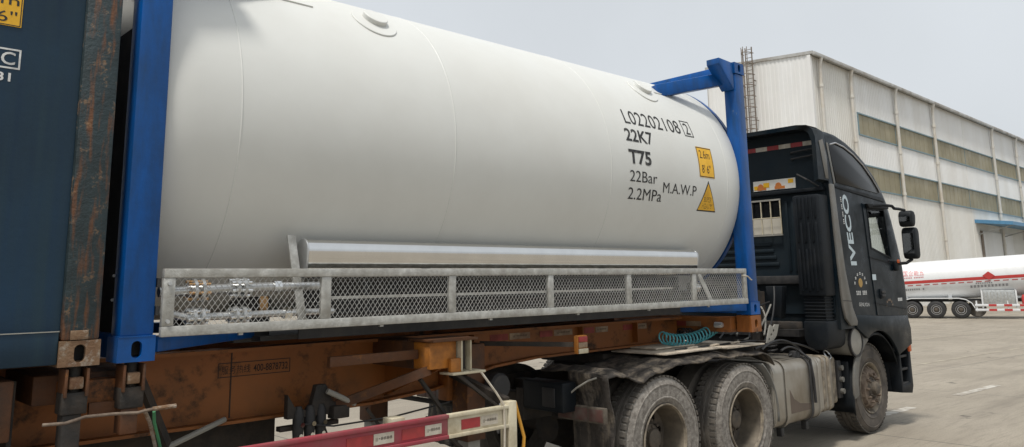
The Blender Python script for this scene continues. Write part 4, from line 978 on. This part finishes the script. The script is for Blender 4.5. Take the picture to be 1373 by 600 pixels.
sp = nb(); prism(sp, [(9.37, .42), (9.70, .385), (9.75, .47), (9.75, 1.0), (9.69, 1.0), (9.66, .52), (9.43, .50), (9.42, .92), (9.37, .92)], -.02, .12, 'y', .008); stp = obj('step_frame', sp, m_plast, tt)
for z_ in (.50, .68, .84): obj('step', bx(nb(), 9.43, 9.67, .0, .115, z_, z_+.03, .004), m_black, stp)
obj('head_lamp', bx(nb(), 9.68, 9.80, .0, .099, 1.005, 1.19, .02), m_alu, tt)
obj('turn_lamp', bx(nb(), 9.685, 9.775, -.035, .0, .90, 1.01, .015), m_ored, tt)
obj('bumper_corner', bx(nb(), 9.52, 9.76, -.03, .0995, 1.015, 1.10, .02), m_fin, tt)
# mirrors on a swan-neck arm
ma = nb(); tube(ma, [(8.84, -.06, 2.755), (8.98, -.16, 2.765), (9.12, -.21, 2.755), (9.16, -.22, 2.725), (9.28, -.23, 2.725), (9.44, -.24, 2.715)], .019, 8)
mi_ = obj('mirror_arm', ma, m_plast, tt)
obj('mirror_arm', tube(nb(), [(9.46, -.05, 2.03), (9.55, -.16, 2.04), (9.60, -.22, 2.09)], .02, 8), m_plast, tt)
obj('arm_mount', bx(nb(), 9.40, 9.50, -.09, -.041, 1.94, 2.07, .02), m_plast, tt)
obj('side_repeater', bx(nb(), 9.415, 9.485, -.105, -.0905, 2.04, 2.085, .01), m_ored, tt)
def mirror(name, x0_, x1_, z0_, z1_):
    o = obj(name, prism(nb(), [(x0_, z0_+.05), (x0_+.03, z0_), (x1_-.03, z0_), (x1_, z0_+.05), (x1_+.02, z1_-.06), (x1_-.02, z1_), (x0_+.04, z1_), (x0_-.0, z1_-.05)], -.305, -.135, 'y', .03, 3), m_plast, tt)
    obj('mirror_glass', bx(nb(), x0_-.004, x0_-.0005, -.285, -.155, z0_+.07, z1_-.08), m_inox, o)
mirror('wide_mirror', 9.47, 9.62, 2.505, 2.715); mirror('main_mirror', 9.52, 9.68, 2.09, 2.50)
# rear of the cab: hood rim of the roof fairing, tapes, sticker, barred window, pressed ribs
hood = [(-.03, 3.0), (-.03, 3.50), (.0, 3.60), (.07, 3.655), (.20, 3.672), (2.24, 3.672), (2.37, 3.655), (2.44, 3.60), (2.468, 3.50), (2.468, 3.0)]
hdm = nb()
def hin(p, d): 
    y_ = p[0]; z_ = p[1]; c = V((CY, 2.4)); v_ = V((y_, z_))-c
    return (c.x+v_.x*(1-d/abs(1.25)), c.y+v_.y*(1-d/1.27))
for a, c in zip(hood[:-1], hood[1:]):
    a2, c2 = hin(a, .05), hin(c, .05)
    P8 = [V((x_, p[0], p[1])) for x_ in (7.52, 7.775) for p in (a, c, c2, a2)]
    t = nb(); w_ = [t.verts.new(p) for p in P8]
    for f_ in ((0, 1, 2, 3), (7, 6, 5, 4), (0, 4, 5, 1), (1, 5, 6, 2), (2, 6, 7, 3), (3, 7, 4, 0)): t.faces.new([w_[k] for k in f_])
    join(hdm, t)
bmesh.ops.remove_doubles(hdm, verts=hdm.verts, dist=1e-4); bmesh.ops.recalc_face_normals(hdm, faces=hdm.faces)
hood_o = obj('fairing_hood', hdm, m_cab, tt, sm=50)
obj('fairing_side_sheen', prism(nb(), [(7.60, 3.46), (7.70, 3.49), (7.77, 3.30), (7.77, 3.02), (7.70, 3.02)], -.036, -.0305, 'y', .002), m_fin, tt)  # paler strip paints the sky's reflection on to the hood side
obj('fairing_shelf', bx(nb(), 7.70, 7.7785, .02, 2.42, 2.885, 2.93, .008), m_plast, tt)
rp = obj('rear_panel', bx(nb(), 7.762, 7.7795, .02, 2.42, 1.45, 2.884), m_cabr, tt)
obj('rear_roof_panel', bx(nb(), 7.764, 7.7795, .045, 2.39, 2.931, 3.625), m_cabr, tt)
obj('roof_deflector', prism(nb(), [(7.78, 3.56), (7.78, 3.66), (8.0, 3.65), (8.4, 3.58), (8.4, 3.50)], .22, 2.22, 'y', .01), m_cab, tt)
y_ = .09; k = 0
while y_ < 2.3:
    obj('reflective_tape', bx(nb(), 7.760, 7.7635, y_, y_+.155, 3.452, 3.505), m_tapw if k % 2 == 0 else m_tapr, tt); y_ += .157; k += 1
for z_ in (3.32, 3.40): obj('grab_rail', tube(nb(), [(7.755, .09, z_), (7.72, .10, z_), (7.71, .38, z_-.02), (7.755, .40, z_-.02)], .012, 6), m_black, tt)
obj('stay_bar', tube(nb(), [(7.70, .06, 2.935), (7.62, .16, 3.02), (7.66, .30, 3.10)], .010, 6), m_black, tt)
st_o = obj('sticker', bx(nb(), 7.758, 7.7615, .375, .94, 2.955, 3.08), m_stk, tt)
bs = nb()
for cy_, w_ in ((.60, .085), (.84, .075)):
    lathe(bs, [(0, 7.7545), (.040, 7.7545), (.042, 7.7578)], (0, cy_, 3.00), 'x', 14); bx(bs, 7.7555, 7.7578, cy_-w_, cy_+w_*.6, 2.962, 2.995)
obj('sticker_figure', bs, m_stko, st_o, sm=0)
bs = nb(); bs.free()
for a, c, d, e in ((.72, .80, 2.99, 3.05), (.40, .47, 3.02, 3.07), (.88, .93, 2.97, 3.02)): obj('sticker_figure', bx(nb(), 7.7555, 7.7578, a, c, d, e), m_yell, st_o, sm=0)
wn = obj('rear_window', bx(nb(), 7.752, 7.7615, .585, 1.85, 2.40, 2.82, .01), m_gloss, tt)
obj('curtain', bx(nb(), 7.748, 7.7515, .60, 1.83, 2.41, 2.60), m_beige, wn)
gb = nb(); bx(gb, 7.70, 7.72, .565, 1.87, 2.385, 2.405); bx(gb, 7.70, 7.72, .565, 1.87, 2.815, 2.835); obj('window_guard', gb, m_hoseg, wn)
for k in range(11): obj('guard_bar', bx(nb(), 7.702, 7.714, .567+k*.1285, .578+k*.1285, 2.406, 2.814), m_cream, wn)
obj('guard_bar', bx(nb(), 7.699, 7.7015, .58, 1.85, 2.60, 2.612), m_cream, wn)
for k in range(4): obj('pressed_rib', bx(nb(), 7.742, 7.7615, .66+.03*k, 1.80, 2.02+k*.082, 2.065+k*.082, .012), m_cabr, rp)
for y_ in (.42, .50): obj('pressed_rib', bx(nb(), 7.745, 7.7615, y_, y_+.035, 1.95, 2.80, .010), m_cabr, rp)
obj('cab_sill', bx(nb(), 7.66, 7.778, .03, 2.41, 1.80, 1.90, .01), m_black, tt)
# intake stack, bellows, filter box
sto = obj('intake_stack', bx(nb(), 7.50, 7.755, -.015, .31, 1.66, 2.83, .025), m_plast, tt)
for q in range(6):
    y_ = .02+q*.045; a, c = (2.28, 2.80) if q % 2 else (1.75, 2.5)
    obj('stack_rib', bx(nb(), 7.485, 7.5005, y_, y_+.026, a, c, .007), m_plast, sto)
    obj('stack_rib', bx(nb(), 7.485, 7.5005, y_, y_+.026, 1.72 if q % 2 else 2.56, 2.2 if q % 2 else 2.80, .007), m_plast, sto)
bl = nb()
pr_ = []
for q in range(7): pr_ += [(0, 1.385+q*.039), (.02, 1.40+q*.039)]
for q in range(7): bx(bl, 7.53, 7.73, .015, .275, 1.388+q*.0385, 1.402+q*.0385, .006); bx(bl, 7.545, 7.715, .03, .26, 1.4021+q*.0385, 1.4264+q*.0385)
obj('intake_bellows', bl, m_plast, tt)
obj('filter_box', prism(nb(), [(-.0, 1.384), (.29, 1.384), (.29, 1.18), (.25, 1.10), (.17, 1.06), (.08, 1.06), (.02, 1.10), (0.0, 1.18)], 7.50, 7.95, 'x', .02), m_plast, tt)
obj('filter_can', lathe(nb(), [(0, -.01), (.135, -.01), (.155, .0), (.16, .03), (.16, .30), (0, .30)], (8.17, -.01, 1.12), 'y', 32), m_hoseg, tt)
obj('filter_clamp', lathe(nb(), [(.155, -.013), (.175, -.013), (.175, .02), (.155, .02)], (8.17, -.01, 1.12), 'y', 32, closed=True), m_black, tt)
# parts between cab and container: spring, hanger, bracket, hoses
cab_cr = obj('cab_crossbar', bx(nb(), 7.30, 7.42, .25, 2.2, 1.30, 1.38, .01), m_grime, tt)
for y_ in (.62, 1.8):
    hp = [(7.36+.055*math.cos(a*.7), y_+.055*math.sin(a*.7), 1.02+a*.0055) for a in range(64)]
    obj('cab_spring', tube(nb(), hp, .012, 6), m_black, tt)
    obj('spring_seat', lathe(nb(), [(0, .985), (.08, .985), (.08, 1.015), (0, 1.02)], (7.36, y_, 0), 'z', 14), m_grime, tt)
    obj('cab_post', bx(nb(), 7.28, 7.46, y_+.10, y_+.20, 1.0, 1.72, .01), m_grime, tt)
obj('cab_bracket', prism(nb(), [(.50, 1.78), (.72, 1.78), (.68, 1.45), (.55, 1.40)], 7.48, 7.60, 'x', .01), m_plast, tt)
obj('cab_underside', bx(nb(), 7.5, 9.3, .35, 2.1, 1.20, 1.279), m_black, tt)
obj('engine_block', bx(nb(), 7.6, 9.2, .75, 1.7, .60, 1.199, .05), m_black, tt)
obj('hose_rack', bar(nb(), (6.95, .62, 1.02), (7.05, .62, 1.75), .05, .16), m_grime, tt)
wbk = nb(); prism_hole(wbk, [(6.50, 1.20), (6.60, 1.19), (6.72, 1.27), (6.78, 1.38), (6.70, 1.385), (6.66, 1.355), (6.60, 1.385), (6.56, 1.33)],
    [[(6.555+.016*math.cos(a), 1.235+.016*math.sin(a)) for a in (0, 1.05, 2.1, 3.14, 4.2, 5.25)], [(6.605+.018*math.cos(a), 1.28+.018*math.sin(a)) for a in (0, 1.05, 2.1, 3.14, 4.2, 5.25)], [(6.66+.018*math.cos(a), 1.32+.018*math.sin(a)) for a in (0, 1.05, 2.1, 3.14, 4.2, 5.25)]], .20, .215)
obj('white_bracket', wbk, m_hoseg, tt)
obj('bracket_stem', bx(nb(), 6.52, 6.60, .216, .6, 1.18, 1.22), m_grime, tt)
random.seed(3)
for k in range(11):
    a = V((6.35+random.random()*.5, .25+random.random()*.5, 1.18+random.random()*.1)); c = V((6.9+random.random()*.5, .4+random.random()*.4, 1.25+random.random()*.55)); m_ = (a+c)/2+V((random.uniform(-.15, .15), random.uniform(-.1, .1), random.uniform(-.18, .12)))
    pts = [a*(1-t)**2+m_*2*t*(1-t)+c*t*t for t in [q/12 for q in range(13)]]
    obj('air_line', tube(nb(), pts, .010, 6), m_hose if k % 3 else m_hoseg, tt)
for k, (p, q_) in enumerate((((6.3, .15, 1.15), (7.25, .2, 1.06)), ((6.25, .2, 1.16), (7.6, .18, 1.03)), ((6.6, .1, 1.12), (7.1, .12, 1.04)))):
    p, q_ = V(p), V(q_); m_ = (p+q_)/2+V((0, 0, .22-.05*k)); pts = [p*(1-t)**2+m_*2*t*(1-t)+q_*t*t for t in [u/14 for u in range(15)]]
    obj('air_line', tube(nb(), pts, .011, 6), m_hose, tt)
# fuel tank with straps, cap, stain; battery box
def rrect(x0_, x1_, z0_, z1_, r_, k=6):
    out = []
    for cx_, cz_, a0 in ((x1_-r_, z1_-r_, 0), (x0_+r_, z1_-r_, 90), (x0_+r_, z0_+r_, 180), (x1_-r_, z0_+r_, 270)):
        for q in range(k+1): a = math.radians(a0+90*q/k); out.append((cx_+r_*math.cos(a), cz_+r_*math.sin(a)))
    return out
ft = obj('fuel_tank', prism(nb(), rrect(.035, .70, .37, 1.02, .11), 6.26, 7.28, 'x', .012), m_fuel, tt)
obj('tank_rim', prism(nb(), rrect(.028, .707, .363, 1.027, .115), 6.27, 6.29, 'x'), m_fuel, ft)
obj('tank_rim', prism(nb(), rrect(.028, .707, .363, 1.027, .115), 7.24, 7.26, 'x'), m_fuel, ft)
for x_ in (6.52, 7.05):
    fs = nb(); R_ = rrect(.022, .713, .357, 1.033, .12)
    for a, c in zip(R_, R_[1:]+R_[:1]): bar(fs, (x_, a[0], a[1]), (x_, c[0], c[1]), .006, .05, up=(1, 0, 0))
    obj('tank_strap', fs, m_black if x_ > 7 else m_fuel, ft)
    obj('strap_foot', bx(nb(), x_-.03, x_+.03, .10, .16, .27, .356, .006), m_black, ft)
obj('filler_cap', lathe(nb(), [(0, .07), (.055, .065), (.06, .05), (.06, .0), (.045, -.01)], (7.02, .17, 1.02), 'z', 20), m_black, ft)
stn = [(6.62, .375), (6.62, .76), (6.70, .64), (6.80, .58), (7.02, .55), (7.02, .375)]
obj('fuel_stain', prism(nb(), [(6.60, .49), (6.60, .73), (6.68, .63), (6.80, .575), (7.02, .55), (7.02, .49)], .0335, .0348, 'y'), m_fueld, ft)
obj('fuel_hose', tube(nb(), [(6.95, .2, 1.04), (7.03, .12, 1.09), (7.08, .03, 1.0), (7.09, .01, .8), (7.10, .01, .55)], .016, 8), m_hose, ft)
bb_ = obj('battery_box', prism(nb(), rrect(.05, .62, .42, 1.0, .05), 7.31, 7.62, 'x', .012), m_fuel, tt)
for x_ in (7.40, 7.52): obj('box_band', prism(nb(), rrect(.042, .628, .412, 1.008, .055), x_-.025, x_+.025, 'x'), m_rim, bb_)
obj('handle_loop', tube(nb(), [(7.62+.055*math.cos(a), .09+.03*math.sin(a), 1.01+.045*math.sin(a)) for a in [2*math.pi*q/14 for q in range(14)]], .008, 6, closed=True), m_pipe, bb_)
ub = obj('urea_tank', prism(nb(), rrect(.12, .60, .45, .97, .04), 7.64, 7.86, 'x', .012), m_rim, tt)
obj('valve_cluster', bx(nb(), 7.87, 7.97, .10, .30, .50, .92, .01), m_black, tt)
for q in range(3): obj('valve', lathe(nb(), [(0, -.03), (.03, -.03), (.03, .02)], (7.92, .09, .58+q*.13), 'y', 10), m_fin, tt)
# wheel covers over the drive axles: crumpled, mud-caked sheet and hanging flap
edge = [(3.66, 1.135), (3.78, 1.165), (3.92, 1.15), (4.02, 1.095), (4.12, 1.065), (4.22, 1.10), (4.36, 1.135), (4.50, 1.165), (4.62, 1.185), (4.85, 1.175), (5.1, 1.18), (5.4, 1.185), (5.75, 1.175), (6.05, 1.155), (6.22, 1.115), (6.30, 1.03)]
def lerp_edge(x):
    for a, c in zip(edge[:-1], edge[1:]):
        if a[0] <= x <= c[0]: t = (x-a[0])/(c[0]-a[0]); return a[1]*(1-t)+c[1]*t
    return edge[-1][1]
NXc, NYc = 90, 12
def cov(far):
    def f(i, j):
        x = 3.66+(6.30-3.66)*i/(NXc-1); t = j/(NYc-1); y_ = .015+.73*t
        n_ = noise.fractal(V((x*3.6, y_*5, 1.7+far)), 1., 2., 5)*.034*(1-.4*t)
        z_ = lerp_edge(x)*(1-t)+max(lerp_edge(x), 1.13)*t + n_ - .03*math.exp(-t*14)
        yy = y_+noise.noise(V((x*4, 9, far)))*.02*(1-t)
        return (x, yy if not far else 2.438-yy, z_)
    return f
for far in (0, 1):
    o = obj('wheel_cover', grid(nb(), NXc, NYc, cov(far)), m_cover, tt, sm=60); md = o.modifiers.new('t', 'SOLIDIFY'); md.thickness = .012; md.offset = -1
    def fl_(i, j):
        t = i/17; s_ = j/9; z_ = 1.14-.80*t; y_ = .0+.42*s_
        return (3.66+.07*math.sin(t*2.6)+noise.fractal(V((t*3, s_*3, 4+far)), 1., 2., 4)*.03, (y_+.03*t) if not far else 2.438-y_-.03*t, z_+noise.noise(V((s_*4, 2, 7)))*.015)
    o = obj('mud_flap', grid(nb(), 18, 10, fl_), m_cover, tt, sm=60); md = o.modifiers.new('t', 'SOLIDIFY'); md.thickness = .010
    yo = (lambda y_: y_) if not far else (lambda y_: 2.438-y_)
    y0, y1 = sorted((yo(.50), yo(.0)))
    tl_ = obj('tail_lamp', bx(nb(), 3.595, 3.64, y0, y1, .772, .892, .006), m_rimd, tt)
    for k, (a, c) in enumerate(((.01, .16), (.17, .32), (.33, .49))):
        ya, yb = sorted((yo(a), yo(c))); obj('lamp_lens', bx(nb(), 3.589, 3.5945, ya, yb, .785, .88, .003), m_lred, tl_)
    # pressed splash guards before and behind each drive wheel
    ya, yb = sorted((yo(.02), yo(.32)))
    sg_ = nb(); A = [math.radians(a) for a in range(-8, 62, 7)]
    grid(sg_, len(A), 2, lambda i, j: (5.72+.60*math.cos(A[i]), (ya, yb)[j], RW+.60*math.sin(A[i]))); o = obj('splash_guard', sg_, m_fin, tt); md = o.modifiers.new('t', 'SOLIDIFY'); md.thickness = .014
obj('flap_cable', tube(nb(), [(3.55, .32, .98), (3.57, .26, 1.03), (3.62, .17, 1.09), (3.66, .12, 1.11)], .008, 6), m_hoseg, tt)
# dusty deck plates with litter of straps
for a, c, z_, y0, y1, m_ in ((4.62, 5.55, 1.212, .14, .76, m_deck), (5.57, 6.28, 1.205, .10, .76, m_deck), (4.86, 5.5, 1.232, .42, .72, m_deck)):
    obj('deck_plate', bx(nb(), a, c, y0, y1, z_, z_+.014, .004), m_, tt)
random.seed(11)
for k in range(7):
    x_ = 5.0+k*.19; obj('loose_strap', tube(nb(), [(x_, .30, 1.225), (x_+.12, .27+.03*(k % 2), 1.235), (x_+.22, .32, 1.226), (x_+.3, .30, 1.222)], .011, 6), m_deck if k % 2 else m_hose, tt)

# ------------------------------------------------------------------ coiled air hoses between tractor and trailer
def coil(name, label, p, q_, sag, m, turns, r_=.042, grp=None):
    p, q_ = V(p), V(q_); pts = []; n_ = turns*12
    d = (q_-p).normalized(); s_ = d.cross(V((0, 0, 1))).normalized(); u_ = s_.cross(d)
    for k in range(n_+1):
        t = k/n_; a = 2*math.pi*turns*t; c = p.lerp(q_, t)+V((0, 0, -sag*4*t*(1-t)))
        pts.append(c+s_*r_*math.cos(a)+u_*r_*math.sin(a))
    o = obj(name, tube(nb(), pts, .0075, 6), m); o['label'] = label; o['category'] = 'hose'; return o
coil('air_hose', 'teal coiled air hose lying on the dusty deck behind the cab', (5.02, .46, 1.335), (5.98, .46, 1.40), .075, m_teal, 17, .055)
coil('air_hose', 'black coiled air hose beside the teal hose under the front bolster', (5.55, .62, 1.335), (6.35, .66, 1.38), .03, m_hose, 14, .055)
